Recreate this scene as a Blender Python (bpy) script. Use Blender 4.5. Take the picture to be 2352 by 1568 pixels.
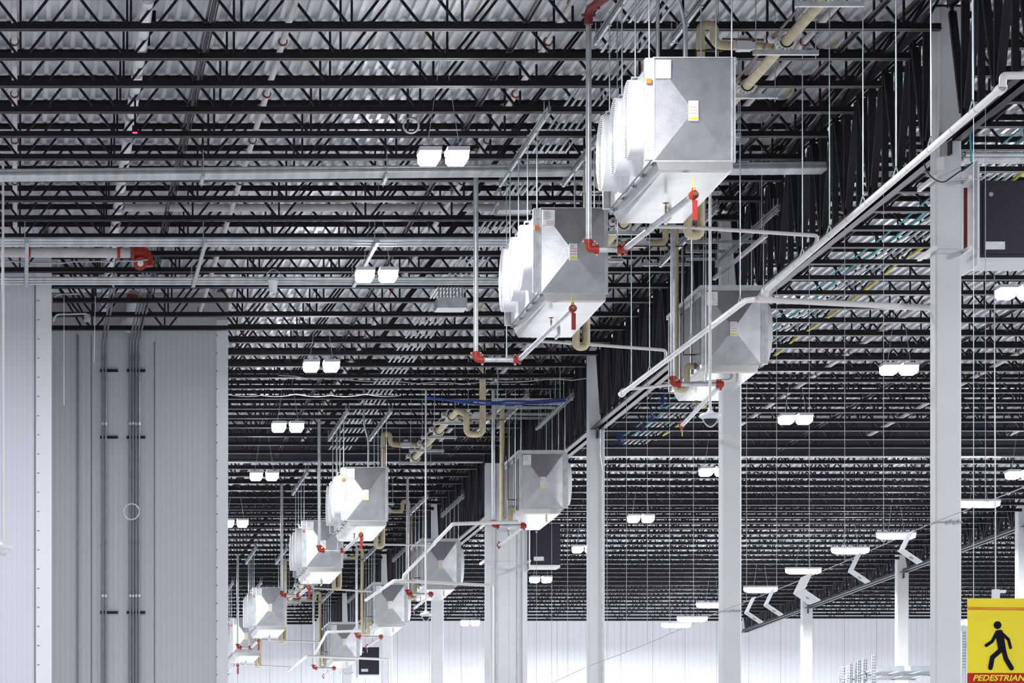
import bpy, math, random
from mathutils import Vector, Matrix
random.seed(7)
for o in list(bpy.data.objects): bpy.data.objects.remove(o)
SC = bpy.context.scene
COL = SC.collection
PI = math.pi

# ---------------------------------------------------------------- camera, world, exposure
F = 9400.0                      # focal length in pixels of the 2352 px wide frame
VX, VY = 41.0, 2075.0           # vanishing point of the hall's long axis
EYE = 1.6                       # eye height
cam_d = bpy.data.cameras.new('camera'); cam = bpy.data.objects.new('camera', cam_d); COL.objects.link(cam)
cam.location = (0, 0, EYE); cam.rotation_euler = (PI/2, 0, 0)
cam_d.sensor_width = 36.0; cam_d.lens = 36.0*F/2352.0
cam_d.shift_x = (1176-VX)/2352.0; cam_d.shift_y = (VY-784)/2352.0
cam_d.clip_start = 0.5; cam_d.clip_end = 400
SC.camera = cam
SC.view_settings.view_transform = 'Standard'; SC.view_settings.look = 'None'
SC.view_settings.gamma = 1; SC.view_settings.use_curve_mapping = False
SC.view_settings.exposure = 0.22
W = bpy.data.worlds.new('world'); SC.world = W; W.use_nodes = True
W.node_tree.nodes['Background'].inputs[0].default_value = (0.86, 0.9, 1.0, 1)
W.node_tree.nodes['Background'].inputs[1].default_value = 0.8
SC.cycles.max_bounces = 6; SC.cycles.diffuse_bounces = 3; SC.cycles.glossy_bounces = 3
SC.cycles.transmission_bounces = 2; SC.cycles.caustics_reflective = False; SC.cycles.caustics_refractive = False
SC.cycles.sample_clamp_indirect = 4.0
LAMP_W = 235.0                  # power of one high bay lamp

def at(x, y, d):                # pixel and distance -> point
    return Vector(((x-VX)*d/F, d, EYE+(VY-y)*d/F))
def atz(x, y, z):               # pixel and height above the eye -> point
    return at(x, y, F*z/(VY-y))
def P(X, d, z): return Vector((X, d, EYE+z))

# ---------------------------------------------------------------- materials
def mat(name, col, rough=.5, metal=0., noise=0., nscale=4., bump=0., bscale=60., stretch=None, emit=None, spec=None):
    m = bpy.data.materials.new(name); m.use_nodes = True
    nt = m.node_tree; b = nt.nodes['Principled BSDF']
    b.inputs['Base Color'].default_value = (*col, 1); b.inputs['Roughness'].default_value = rough
    b.inputs['Metallic'].default_value = metal
    if spec is not None: b.inputs['Specular IOR Level'].default_value = spec
    tc = nt.nodes.new('ShaderNodeTexCoord'); mp = nt.nodes.new('ShaderNodeMapping')
    nt.links.new(tc.outputs['Object'], mp.inputs[0])
    if stretch: mp.inputs['Scale'].default_value = stretch
    if noise:
        n = nt.nodes.new('ShaderNodeTexNoise'); n.inputs['Scale'].default_value = nscale; n.inputs['Detail'].default_value = 4
        nt.links.new(mp.outputs[0], n.inputs[0])
        r = nt.nodes.new('ShaderNodeValToRGB')
        r.color_ramp.elements[0].position = .3; r.color_ramp.elements[1].position = .7
        r.color_ramp.elements[0].color = (*[max(0, c*(1-noise)) for c in col], 1)
        r.color_ramp.elements[1].color = (*[min(1, c*(1+noise)) for c in col], 1)
        nt.links.new(n.outputs[0], r.inputs[0]); nt.links.new(r.outputs[0], b.inputs['Base Color'])
    if bump:
        n2 = nt.nodes.new('ShaderNodeTexNoise'); n2.inputs['Scale'].default_value = bscale
        nt.links.new(mp.outputs[0], n2.inputs[0])
        bp = nt.nodes.new('ShaderNodeBump'); bp.inputs['Strength'].default_value = bump; bp.inputs['Distance'].default_value = .01
        nt.links.new(n2.outputs[0], bp.inputs['Height']); nt.links.new(bp.outputs[0], b.inputs['Normal'])
    if emit:
        b.inputs['Emission Color'].default_value = (*emit[0], 1); b.inputs['Emission Strength'].default_value = emit[1]
    return m
def panel_mat(name, col, rib=.076, joint=0., rough=.45, amp=.35):
    """painted insulated panel with shallow vertical ribs along X; joint = width of one panel"""
    m = mat(name, col, rough); nt = m.node_tree; b = nt.nodes['Principled BSDF']
    g = nt.nodes.new('ShaderNodeNewGeometry'); s = nt.nodes.new('ShaderNodeSeparateXYZ'); nt.links.new(g.outputs['Position'], s.inputs[0])
    ad = nt.nodes.new('ShaderNodeMath'); ad.operation = 'ADD'; nt.links.new(s.outputs[0], ad.inputs[0]); nt.links.new(s.outputs[1], ad.inputs[1])
    def stripes(per, width):
        d = nt.nodes.new('ShaderNodeMath'); d.operation = 'DIVIDE'; d.inputs[1].default_value = per; nt.links.new(ad.outputs[0], d.inputs[0])
        f = nt.nodes.new('ShaderNodeMath'); f.operation = 'FRACT'; nt.links.new(d.outputs[0], f.inputs[0])
        l = nt.nodes.new('ShaderNodeMath'); l.operation = 'LESS_THAN'; l.inputs[1].default_value = width/per; nt.links.new(f.outputs[0], l.inputs[0])
        return l.outputs[0]
    r = stripes(rib, rib*.14)
    bp = nt.nodes.new('ShaderNodeBump'); bp.inputs['Strength'].default_value = amp; bp.inputs['Distance'].default_value = .002
    nt.links.new(r, bp.inputs['Height']); nt.links.new(bp.outputs[0], b.inputs['Normal'])
    mx = nt.nodes.new('ShaderNodeMix'); mx.data_type = 'RGBA'
    mx.inputs[6].default_value = (*col, 1); mx.inputs[7].default_value = (*[c*.9 for c in col], 1)
    nt.links.new(r, mx.inputs[0]); out = mx.outputs[2]
    if joint:
        m2 = nt.nodes.new('ShaderNodeMix'); m2.data_type = 'RGBA'; m2.inputs[7].default_value = (*[c*.45 for c in col], 1)
        nt.links.new(stripes(joint, .014), m2.inputs[0]); nt.links.new(out, m2.inputs[6]); out = m2.outputs[2]
    nt.links.new(out, b.inputs['Base Color'])
    return m

M = dict(
  black = mat('black_steel', (.006,.006,.008), .45, 0, noise=.3, nscale=3, spec=.35),
  girder = mat('dark_girder_steel', (.010,.010,.013), .42, 0, noise=.3, nscale=2, spec=.35),
  deck = None,
  galv = mat('galvanised_steel', (.56,.58,.60), .36, .6, noise=.18, nscale=9),
  emt = mat('dull_conduit', (.26,.27,.29), .42, .7, noise=.15, nscale=8),
  rackm = mat('rack_steel', (.26,.28,.30), .5, .5, noise=.12, nscale=6),
  rod = mat('zinc_rod', (.62,.68,.72), .3, .8),
  alu = mat('stucco_aluminium', (.50,.50,.52), .27, .92, noise=.14, nscale=6, bump=.07, bscale=70),
  alu_pan = mat('mill_aluminium_pan', (.62,.61,.59), .26, .88, noise=.16, nscale=2.0),
  white = mat('white_paint', (.80,.80,.83), .45),
  column = mat('column_white', (.68,.68,.70), .5, noise=.03, nscale=2),
  fan = mat('fan_white', (.76,.77,.80), .4),
  fangrey = mat('fan_grey', (.42,.43,.46), .5),
  fanblade = mat('fan_blade', (.25,.26,.28), .5),
  pvc = mat('pvc_white', (.80,.79,.76), .3),
  ins = mat('beige_insulation', (.66,.56,.36), .6, noise=.16, nscale=6),
  red = mat('red_coupling', (.36,.025,.012), .42, noise=.15, nscale=20),
  redd = mat('dark_red', (.22,.03,.025), .5),
  tag = mat('red_tag', (.38,.02,.02), .5),
  brass = mat('brass', (.28,.20,.11), .35, .8),
  copper = mat('copper', (.14,.075,.05), .45, .5),
  yellow = mat('sign_yellow', (.93,.76,.03), .5, spec=.3),
  ylab = mat('label_yellow', (.85,.75,.02), .5),
  signred = mat('sign_red', (.52,.012,.006), .5, spec=.3),
  ink = mat('sign_black', (.008,.008,.014), .8, spec=.15),
  label = mat('label_white', (.85,.85,.86), .5),
  lred = mat('label_red', (.70,.16,.08), .5),
  lgrey = mat('label_grey', (.35,.35,.37), .6),
  cab = mat('dark_cabinet', (.012,.012,.024), .45, spec=.35),
  coil = mat('coil_dark', (.05,.055,.065), .5, .4),
  cyan = mat('cyan_cable', (.06,.45,.48), .5),
  blue = mat('blue_cable', (.012,.04,.20), .5),
  yel = mat('yellow_cable', (.72,.60,.05), .5),
  green = mat('green_cable', (.08,.42,.25), .5),
  greyc = mat('grey_cable', (.40,.40,.43), .5),
  blackc = mat('black_cable', (.02,.02,.025), .5),
  beam = mat('dark_beam', (.035,.036,.05), .35, noise=.15, nscale=1),
  floor = mat('concrete_floor', (.56,.56,.57), .35, noise=.06, nscale=.5),
  sprink = mat('white_sprinkler_pipe', (.55,.54,.53), .5, noise=.15, nscale=5),
  glass = mat('lamp_lens', (1,1,1), .3, emit=((.93,.96,1.0), 40.0)),
  orange = mat('switch_orange', (.8,.16,.02), .4),
  led = mat('red_led', (.9,.02,.05), .3, emit=((1,.02,.08), 6.0)),
  joint = mat('panel_joint', (.16,.16,.17), .7),
)
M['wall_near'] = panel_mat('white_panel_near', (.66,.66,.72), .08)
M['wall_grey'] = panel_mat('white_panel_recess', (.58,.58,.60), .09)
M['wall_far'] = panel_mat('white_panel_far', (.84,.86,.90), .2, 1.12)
# roof deck: galvanised sheet with sheet-to-sheet tone changes and primer blotches
dm = mat('galvanised_deck', (.60,.60,.63), .34, .55); M['deck'] = dm
nt = dm.node_tree; b = nt.nodes['Principled BSDF']
g = nt.nodes.new('ShaderNodeNewGeometry'); mp = nt.nodes.new('ShaderNodeMapping'); mp.inputs['Scale'].default_value = (1.1, .45, 1)
nt.links.new(g.outputs['Position'], mp.inputs[0])
n = nt.nodes.new('ShaderNodeTexNoise'); n.inputs['Scale'].default_value = 1.0; n.inputs['Detail'].default_value = 5; nt.links.new(mp.outputs[0], n.inputs[0])
r = nt.nodes.new('ShaderNodeValToRGB'); r.color_ramp.elements[0].position = .32; r.color_ramp.elements[1].position = .68
r.color_ramp.elements[0].color = (.58,.58,.62,1); r.color_ramp.elements[1].color = (.90,.90,.93,1); nt.links.new(n.outputs[0], r.inputs[0])
n2 = nt.nodes.new('ShaderNodeTexNoise'); n2.inputs['Scale'].default_value = 2.3; nt.links.new(mp.outputs[0], n2.inputs[0])
r2 = nt.nodes.new('ShaderNodeValToRGB'); r2.color_ramp.elements[0].position = .70; r2.color_ramp.elements[1].position = .73; nt.links.new(n2.outputs[0], r2.inputs[0])
mx = nt.nodes.new('ShaderNodeMix'); mx.data_type = 'RGBA'; mx.inputs[7].default_value = (.75,.66,.40,1)
nt.links.new(r2.outputs[0], mx.inputs[0]); nt.links.new(r.outputs[0], mx.inputs[6]); nt.links.new(mx.outputs[2], b.inputs['Base Color'])
n3 = nt.nodes.new('ShaderNodeTexNoise'); n3.inputs['Scale'].default_value = 9; nt.links.new(g.outputs['Position'], n3.inputs[0])
bp = nt.nodes.new('ShaderNodeBump'); bp.inputs['Strength'].default_value = .25; bp.inputs['Distance'].default_value = .012
nt.links.new(n3.outputs[0], bp.inputs['Height']); nt.links.new(bp.outputs[0], b.inputs['Normal'])

# ---------------------------------------------------------------- mesh helpers (all in world coordinates)
ORG = {}
class MB:
    def __init__(s): s.v = []; s.f = []; s.smooth = []; s.m2 = None
    def add(s, vs, fs, smooth=False):
        k = len(s.v); s.v += [Vector(v) for v in vs]; s.f += [tuple(i+k for i in f) for f in fs]; s.smooth += [smooth]*len(fs); return s
    def box(s, a, b):
        (x0,y0,z0),(x1,y1,z1) = a, b
        return s.add([(x0,y0,z0),(x1,y0,z0),(x1,y1,z0),(x0,y1,z0),(x0,y0,z1),(x1,y0,z1),(x1,y1,z1),(x0,y1,z1)],
                     [(0,3,2,1),(4,5,6,7),(0,1,5,4),(1,2,6,5),(2,3,7,6),(3,0,4,7)])
    def cbox(s, c, sz): 
        return s.box([c[i]-sz[i]/2 for i in range(3)], [c[i]+sz[i]/2 for i in range(3)])
    def bar(s, a, b, w, h, up=(0,0,1)):
        a = Vector(a); b = Vector(b); t = (b-a).normalized(); u = Vector(up)
        if abs(t.dot(u)) > .98: u = Vector((0,1,0))
        r = t.cross(u).normalized(); u = r.cross(t)
        vs = [p + r*i*w/2 + u*j*h/2 for p in (a, b) for i, j in ((-1,-1),(1,-1),(1,1),(-1,1))]
        return s.add(vs, [(0,1,2,3),(7,6,5,4),(0,4,5,1),(1,5,6,2),(2,6,7,3),(3,7,4,0)])
    def tube(s, pts, r, n=8, caps=True):
        pts = [Vector(p) for p in pts]
        q = [pts[0]]
        for p in pts[1:]:
            if (p-q[-1]).length > 1e-5: q.append(p)
        pts = q; rings = []
        t = (pts[1]-pts[0]).normalized(); u = Vector((0,0,1)) if abs(t.z) < .9 else Vector((0,1,0))
        u = (u - t*u.dot(t)).normalized()
        for i, p in enumerate(pts):
            if i == 0: t = pts[1]-p
            elif i == len(pts)-1: t = p-pts[-2]
            else: t = (pts[i+1]-p).normalized() + (p-pts[i-1]).normalized()
            t = t.normalized(); u = (u - t*u.dot(t)).normalized(); w = t.cross(u)
            rr = r[i] if isinstance(r, (list, tuple)) else r
            rings.append([p + (u*math.cos(2*PI*k/n) + w*math.sin(2*PI*k/n))*rr for k in range(n)])
        vs = [v for g in rings for v in g]; fs = []
        for i in range(len(rings)-1):
            for k in range(n):
                a = i*n+k; b = i*n+(k+1)%n; fs.append((a, b, b+n, a+n))
        s.add(vs, fs, True)
        if caps:
            s.add(rings[0], [tuple(range(n))[::-1]]); s.add(rings[-1], [tuple(range(n))])
        return s
    def ring(s, c, axis, r0, r1, th, n=28):     # flat annulus with thickness
        c = Vector(c); t = Vector(axis).normalized(); u = Vector((0,0,1)) if abs(t.z) < .9 else Vector((0,1,0))
        u = (u - t*u.dot(t)).normalized(); w = t.cross(u); vs = []
        for k in range(n):
            d = u*math.cos(2*PI*k/n) + w*math.sin(2*PI*k/n)
            vs += [c+d*r0-t*th/2, c+d*r1-t*th/2, c+d*r1+t*th/2, c+d*r0+t*th/2]
        fs = []
        for k in range(n):
            a = 4*k; b = 4*((k+1)%n)
            for j in range(4): fs.append((a+j, b+j, b+(j+1)%4, a+(j+1)%4))
        return s.add(vs, fs, True)
    def lathe(s, c, prof, n=16, axis='z'):      # prof = [(r, h)]
        c = Vector(c); vs = []; fs = []
        for r, h in prof:
            for k in range(n):
                a = 2*PI*k/n
                if axis == 'z': vs.append(c+Vector((r*math.cos(a), r*math.sin(a), h)))
                elif axis == 'x': vs.append(c+Vector((h, r*math.cos(a), r*math.sin(a))))
                else: vs.append(c+Vector((r*math.cos(a), h, r*math.sin(a))))
        for i in range(len(prof)-1):
            for k in range(n):
                a = i*n+k; b = i*n+(k+1)%n; fs.append((a, b, b+n, a+n))
        s.add(vs, fs, True)
        if prof[0][0] > 1e-4: s.add(vs[:n], [tuple(range(n))[::-1]])
        if prof[-1][0] > 1e-4: s.add(vs[-n:], [tuple(range(n))])
        return s
    def build(s, name, m, parent=None, loc=None):
        o0 = ORG[parent.name] if parent else (Vector(loc) if loc is not None else None)
        if o0 is None:
            n = len(s.v); lo = [min(v[i] for v in s.v) for i in range(3)]; hi = [max(v[i] for v in s.v) for i in range(3)]
            o0 = Vector(((lo[0]+hi[0])/2, (lo[1]+hi[1])/2, lo[2]))
        me = bpy.data.meshes.new(name); me.from_pydata([v-o0 for v in s.v], [], s.f)
        me.polygons.foreach_set('use_smooth', s.smooth); me.update()
        me.materials.append(M[m] if isinstance(m, str) else m)
        if s.m2:
            me.materials.append(M[s.m2[1]])
            for i in range(s.m2[0], len(me.polygons)): me.polygons[i].material_index = 1
        o = bpy.data.objects.new(name, me); COL.objects.link(o)
        if parent: o.parent = parent
        else: o.location = o0
        ORG[o.name] = o0
        return o
def tag(o, label, cat, group=None, kind=None):
    if label: o['label'] = label
    if cat: o['category'] = cat
    if group: o['group'] = group
    if kind: o['kind'] = kind
    return o
def thing(name, loc, label, cat, group=None):
    o = bpy.data.objects.new(name, None); COL.objects.link(o); o.location = loc; o.empty_display_size = .2
    ORG[o.name] = Vector(loc); return tag(o, label, cat, group)
def struct(name, mb, m):
    o = mb.build(name, m); o['kind'] = 'structure'; return o
def copy_tree(o, parent=None):
    c = o.copy(); COL.objects.link(c)
    if parent: c.parent = parent
    for ch in list(o.children): copy_tree(ch, c)
    return c
def rounded(pts, r, n=4):
    pts = [Vector(p) for p in pts]; out = [pts[0]]
    for i in range(1, len(pts)-1):
        a, p, b = pts[i-1], pts[i], pts[i+1]; da = (a-p); db = (b-p)
        rr = min(r, da.length*.49, db.length*.49); s0 = p+da.normalized()*rr; s1 = p+db.normalized()*rr
        for k in range(n+1):
            t = k/n; out.append(s0*(1-t)**2 + p*2*t*(1-t) + s1*t*t)
    out.append(pts[-1]); return out
def sag(a, b, s, n=10, wob=0.):
    a = Vector(a); b = Vector(b); out = []
    for k in range(n+1):
        t = k/n; p = a.lerp(b, t); p.z -= s*4*t*(1-t)
        if 0 < k < n: p.z += random.uniform(-wob, wob); p.y += random.uniform(-wob, wob)
        out.append(p)
    return out

# ---------------------------------------------------------------- big structure
HB = 9.65; HT = 10.345          # undersides of the joists' bottom and top chords above the eye
STEP = 14.18/9; D0 = 46.8
XL1, XL2, XL3 = 10.61, 25.42, 40.2
LIFT = {1: 0.0, 2: .12, 3: .2}
YF = 143.5                      # far wall
# floor
struct('floor', MB().box((-12, -22, -.1), (42, YF+.3, 0)), 'floor')
struct('wall_back', MB().box((-12, -22.2, 0), (42, -22, EYE+HT+.02)), 'wall_grey')
# ceiling: ribbed deck
def deck():
    mb = MB(); per = .1524; dep = .045; segs = [(-6.0, XL1, 1), (XL1, XL2, 2), (XL2, 41, 3)]
    ys = [-22.0] + [D0 + (i+.35)*STEP*4 for i in range(-4, 16)] + [YF+.2]
    ys = [y for y in ys if -22 <= y <= YF+.2]
    for x0, x1, bay in segs:
        z0 = EYE + HT + .069 + LIFT[bay]
        n = int((x1-x0)/per); prof = []
        for i in range(n+1):
            b = x0+i*per
            prof += [(b, z0+dep), (b+.070, z0+dep), (b+.086, z0), (b+.136, z0), (b+.1515, z0+dep)]
        prof = [p for p in prof if p[0] <= x1] + [(x1, z0+dep)]
        m = len(prof)
        for k in range(len(ys)-1):                     # each sheet end laps the next, a couple of millimetres lower
            lift = .003*(k % 2)
            vs = [(x, y, z+lift) for y in (ys[k], ys[k+1]) for x, z in prof]
            mb.add(vs, [(i, i+m, i+m+1, i+1) for i in range(m-1)])
    return mb
struct('ceiling', deck(), 'deck')
zt = EYE+HT+.02
struct('wall_far', MB().box((3.3, YF, 0), (41, YF+.2, zt+.3)), 'wall_far')
struct('wall_left', MB().box((-6.2, 63.3, 0), (.5185, 63.5, zt)).box((.32, 63.5, 0), (.5185, 69.4, zt)), 'wall_near')
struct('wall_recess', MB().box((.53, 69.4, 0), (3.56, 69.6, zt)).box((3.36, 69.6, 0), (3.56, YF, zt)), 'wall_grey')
struct('wall_side', MB().box((-6.4, -22, 0), (-6.2, 63.3, zt)), 'wall_near')
def trimline(k, x, y0, y1, d, w=.012, m='joint', dd=.012):
    a = at(x, y0, d); b = at(x, y1, d)
    struct('trim_%d' % k, MB().box((a.x-w/2, d-dd, max(0, b.z)), (a.x+w/2, d+.002, a.z)), m)
trimline(1, 80, 640, 2075, 63.3); trimline(2, 210, 770, 2075, 69.4); trimline(3, 355, 785, 2075, 69.4)
# corner trims with screws
a = at(495, 765, 69.4)
struct('trim_4', MB().box((at(497, 765, 69.4).x, 69.385, 0), (3.565, 69.4, EYE+9.9)), 'white')
struct('trim_5', MB().box((at(83, 0, 63.3).x, 63.285, 0), (.5235, 63.3, EYE+9.9)), 'white')
mb = MB()
for y in range(690, 1568, 44): mb.cbox(at(88, y, 63.28), (.035, .008, .012))
for y in range(770, 1568, 41): mb.cbox(at(498, y, 69.38), (.02, .008, .02))
struct('trim_6', mb, 'joint')

# ---------------------------------------------------------------- joists
def joist_mesh(x0, x1, e0=.35):
    """one open web joist: top chord, bottom chord, web as three meshes around y=0 with z=0 at the eye level"""
    top = MB(); bot = MB(); web = MB(); zb = EYE+HB; z1 = EYE+HT
    for s in (-1, 1):
        bot.box((x0+e0, min(s*.012, s*.075), zb), (x1-.35, max(s*.012, s*.075), zb+.008))
        bot.box((x0+e0, min(s*.012, s*.020), zb), (x1-.35, max(s*.012, s*.020), zb+.075))
        top.box((x0, min(s*.012, s*.075), z1+.057), (x1, max(s*.012, s*.075), z1+.065))
        top.box((x0, min(s*.012, s*.020), z1), (x1, max(s*.012, s*.020), z1+.06))
    P0 = 1.22; k0 = math.floor((x0-.05)/P0); k1 = math.ceil((x1-.05)/P0)
    for k in range(k0, k1+1):
        xb = .05+k*P0
        if x0+.3 < xb < x1-.3: web.bar((xb-.02, 0, zb+.02), (xb-.02, 0, z1+.04), .026, .026)
        for s in (-1, 1):
            xt = xb+s*P0/2; a = Vector((xb+s*.04, 0, zb+.035)); b = Vector((xt-s*.03, 0, z1+.03))
            if x0+.05 <= min(a.x, b.x) and max(a.x, b.x) <= x1-.05: web.bar(a, b, .036, .030)
    # end diagonals
    web.bar((x0+.15, 0, z1+.03), (x0+.55, 0, zb+.04), .03, .03); web.bar((x1-.15, 0, z1+.03), (x1-.55, 0, zb+.04), .03, .03)
    return top, bot, web
ORD = 'first second third fourth fifth sixth seventh eighth ninth tenth eleventh twelfth thirteenth fourteenth fifteenth sixteenth seventeenth eighteenth nineteenth twentieth'.split()
def joists(x0, x1, ks, bay, label, group, e0=.35, own=None):
    top, bot, web = joist_mesh(x0, x1, e0); proto = None
    for n_, k in enumerate(ks):
        y = D0+k*STEP
        if proto is None:
            base = Vector(((x0+x1)/2, 0, EYE+HB))
            proto = thing('steel_joist', base, label, 'roof joist', group)
            top.build('top_chord', 'black', proto); bot.build('bottom_chord', 'black', proto); web.build('web', 'black', proto)
            o = proto
        else: o = copy_tree(proto)
        o.location = ((x0+x1)/2, y, EYE+HB+LIFT[bay])
        if own: o['label'] = own % (ORD[n_])
joists(-5.9, XL1-.06, range(-1, 11), 1, 'x', 'roof joists before the white wall', own='black open-web roof joist of the upper left bay, %s one counted from the top edge')
joists(-5.9, XL1-.06, range(-6, -1), 1, 'black open-web roof joist nearer than the picture edge, left bay', 'nearest roof joists of the left bay')
joists(XL1+.06, XL2-.06, range(-6, -1), 2, 'black open-web roof joist nearer than the picture edge, right bay', 'nearest roof joists of the right bay')
joists(.53, XL1-.06, range(11, 15), 1, 'x', 'roof joists before the grey wall', .03, 'black open-web joist crossing above the recessed grey wall, %s one from the top')
joists(3.60, XL1-.06, range(15, 27), 1, 'x', 'roof joists beyond the grey wall', .03, 'black open-web joist right of the grey wall before the solid beam, %s from the top')
joists(3.60, XL1-.06, range(28, 61), 1, 'distant black open-web joist in the left bay behind the solid dark beam', 'distant roof joists of the left bay', .03)
joists(XL1+.06, XL2-.06, range(-1, 19), 2, 'x', 'roof joists right of the columns', own='black open-web joist right of the near column line, %s one counted from the top edge')
joists(XL1+.06, XL2-.06, range(19, 27), 2, 'x', 'roof joists right of the columns', own='black open-web joist of the right bay close before the solid beam, %s of eight')
joists(XL1+.06, XL2-.06, range(28, 61), 2, 'distant black open-web joist in the right bay behind the solid dark beam', 'distant roof joists of the right bay')
joists(XL2+.06, 40.1, [k for k in range(22, 61) if k != 27], 3, 'distant black open-web joist right of the second column line', 'roof joists in the far right bay')

# bridging angles running through the joists
for i, (X, z, lab) in enumerate([(2.08, 9.74, 'near the left wall'), (2.25, 10.25, 'above the lower one near the left wall'), (5.6, 9.74, 'above the left lamp row'),
                       (9.35, 9.74, 'left of the girder'), (9.8, 9.86, 'closest to the girder'), (9.35, 10.25, 'high beside the girder'), (12.2, 9.86, 'just right of the girder'), (16.5, 9.86, 'in the middle of the right bay')]):
    y1 = 69.2 if X < 3.5 else 88.8
    tag(MB().bar((X, 41, EYE+z), (X, y1, EYE+z), .028, .012).bar((X+.03, 41, EYE+z-.02), (X+.03, y1, EYE+z-.02), .008, .05).build('bridging_angle', 'black'),
        'black steel bridging angle running through the joists '+lab, 'steel angle')

# ---------------------------------------------------------------- girders
GB = {1: 8.68, 2: 9.50}
def girder(X, ya, yb, line, label, detail=True):
    zb = EYE+GB[line]; z1 = EYE+(10.36 if line == 1 else 10.45)-.06
    t = thing('joist_girder', (X, (ya+yb)/2, zb), label, 'steel girder', 'open web girders on column line %s' % ('one' if line == 1 else 'two'))
    top = MB(); bot = MB()
    w = .13
    for s in (-1, 1):
        for mb, z, up in ((bot, zb, 1), (top, z1, -1)):
            mb.box((X+min(s*.022, s*w), ya, min(z, z+up*.014)), (X+max(s*.022, s*w), yb, max(z, z+up*.014)))
            mb.box((X+min(s*.022, s*.036), ya, min(z, z+up*.11)), (X+max(s*.022, s*.036), yb, max(z, z+up*.11)))
    top.build('top_chord', 'girder', t); bot.build('bottom_chord', 'girder', t)
    n = 9; st = (yb-ya)/n
    for i in range(n):
        yt = ya+i*st; ym = yt+st/2
        for (p, q) in ((yt+.05, ym-.03), (ym+.03, yt+st-.05)):
            mb = MB(); a = Vector((X, p, z1-.03)); b = Vector((X, q, zb+.05))
            if p > ym: a, b = Vector((X, q, z1-.03)), Vector((X, p, zb+.05))
            d = b-a
            # flattened (crimped) ends and a full angle body
            mb.bar(a, a+d*.1, .03, .06, (0,1,0)); mb.bar(a+d*.1, a+d*.9, .085, .065, (0,1,0)); mb.bar(a+d*.9, b, .03, .06, (0,1,0))
            mb.build('web_member', 'girder', t)
        if i: 
            MB().bar((X, yt, z1-.03), (X, yt, zb+.05), .075, .06, (0,1,0)).build('web_member', 'girder', t)
        MB().bar((X, ym, z1-.03), (X, ym, zb+.05), .09, .06, (0,1,0)).build('web_member', 'girder', t)
cols = [D0+i*14.18 for i in range(-1, 7)]     # -1 .. 6
names1 = {-1: 'nearest, cut by the upper right frame edge', 0: 'between the two nearest columns', 1: 'between the second and third columns',
          2: 'reaching the wide boxed column', 3: 'just beyond the wide boxed column', 4: 'far, behind the third right-hand cooler', 5: 'farthest but one on the near line', 6: 'farthest, reaching the end wall'}
for i in range(-1, 7):
    ya = D0+i*14.18+.21; yb = min(D0+(i+1)*14.18-.21, YF-.1)
    if i == 2: yb -= .25
    if i == 3: ya += .25
    girder(XL1, ya, yb, 1, 'dark open-web girder on the near column line, '+names1[i])
names2 = {3: 'nearest part at the right frame edge', 4: 'part left of the right-hand far column', 5: 'part behind the hanging folded signs', 6: 'last part reaching the far wall'}
for i in (3, 4, 5, 6):
    ya = D0+i*14.18+.26; yb = min(D0+(i+1)*14.18-.26, YF-.1)
    girder(XL2, ya, yb, 2, 'dark open-web girder on the far column line, '+names2[i])

# header beams at the expansion joint
yb_ = D0+27*STEP
for x0, x1, b, lab in ((3.66, 10.15, 1, 'left of the wide boxed column'), (11.15, XL2-.2, 2, 'right of the wide boxed column'), (XL2+.2, 40.1, 3, 'in the far right bay')):
    z = EYE+HB-.02+LIFT[b]
    t = thing('steel_beam', ((x0+x1)/2, yb_, z), 'deep solid dark steel beam crossing the hall '+lab, 'steel beam', None)
    MB().box((x0, yb_-.012, z+.03), (x1, yb_+.012, z+.72)).build('web_plate', 'beam', t)
    MB().box((x0, yb_-.15, z), (x1, yb_+.15, z+.03)).build('bottom_flange', 'beam', t)
    MB().box((x0, yb_-.15, z+.72), (x1, yb_+.15, z+.75)).build('top_flange', 'beam', t)

# ---------------------------------------------------------------- columns
def column(X, d, w, label, top=10.22, cat='column', plate=True):
    t = thing('steel_column', (X, d, 0), label, cat, None)
    h = w/2; c = .018
    mb = MB(); prof = [(-h+c,-h),(h-c,-h),(h,-h+c),(h,h-c),(h-c,h),(-h+c,h),(-h,h-c),(-h,-h+c)]
    z0, z1 = 0, EYE+top
    mb.add([(X+x, d+y, z) for z in (z0, z1) for x, y in prof], [(i, (i+1) % 8, (i+1) % 8+8, i+8) for i in range(8)]+[tuple(range(8))[::-1], tuple(range(8, 16))])
    mb.build('shaft', 'column', t)
    MB().box((X-h-.03, d-h-.03, z1), (X+h+.03, d+h+.03, z1+.02)).build('cap_plate', 'girder', t)
    MB().box((X-h-.1, d-h-.1, 0), (X+h+.1, d+h+.1, .025)).build('base_plate', 'girder', t)
    zp_ = 8.68 if X < 20 else 9.5
    MB().box((X-.012, d-h-.14, EYE+zp_-.16), (X+.012, d-h, EYE+zp_-.005)).build('stabiliser_plate', 'girder', t)
    return t
c0 = column(XL1, D0, .295, 'nearest tall white square steel column, right of centre, crossing the whole picture height')
column(XL1, D0+14.18, .295, 'white square steel column directly behind the nearest right-hand cooler')
c2 = column(XL1, D0+28.36, .295, 'white steel column with a thin conduit down its face, under the girder end')
column(XL1, D0+56.72, .295, 'narrow white column below the second right-hand cooler with a dome camera before it')
column(XL1, D0+70.9, .295, 'narrow white column under the fourth right-hand cooler')
column(XL1, D0+85.08, .295, 'farthest thin white column near the hall end, left of the small dark cabinet')
for d, l in ((103.5, 'white column cut by the right picture edge above the yellow banner'), (117.7, 'white far column right of the hanging folded signs'), (131.9, 'white far column behind the left folded signs')):
    column(XL2, d, .335, l, 10.3)
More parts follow.
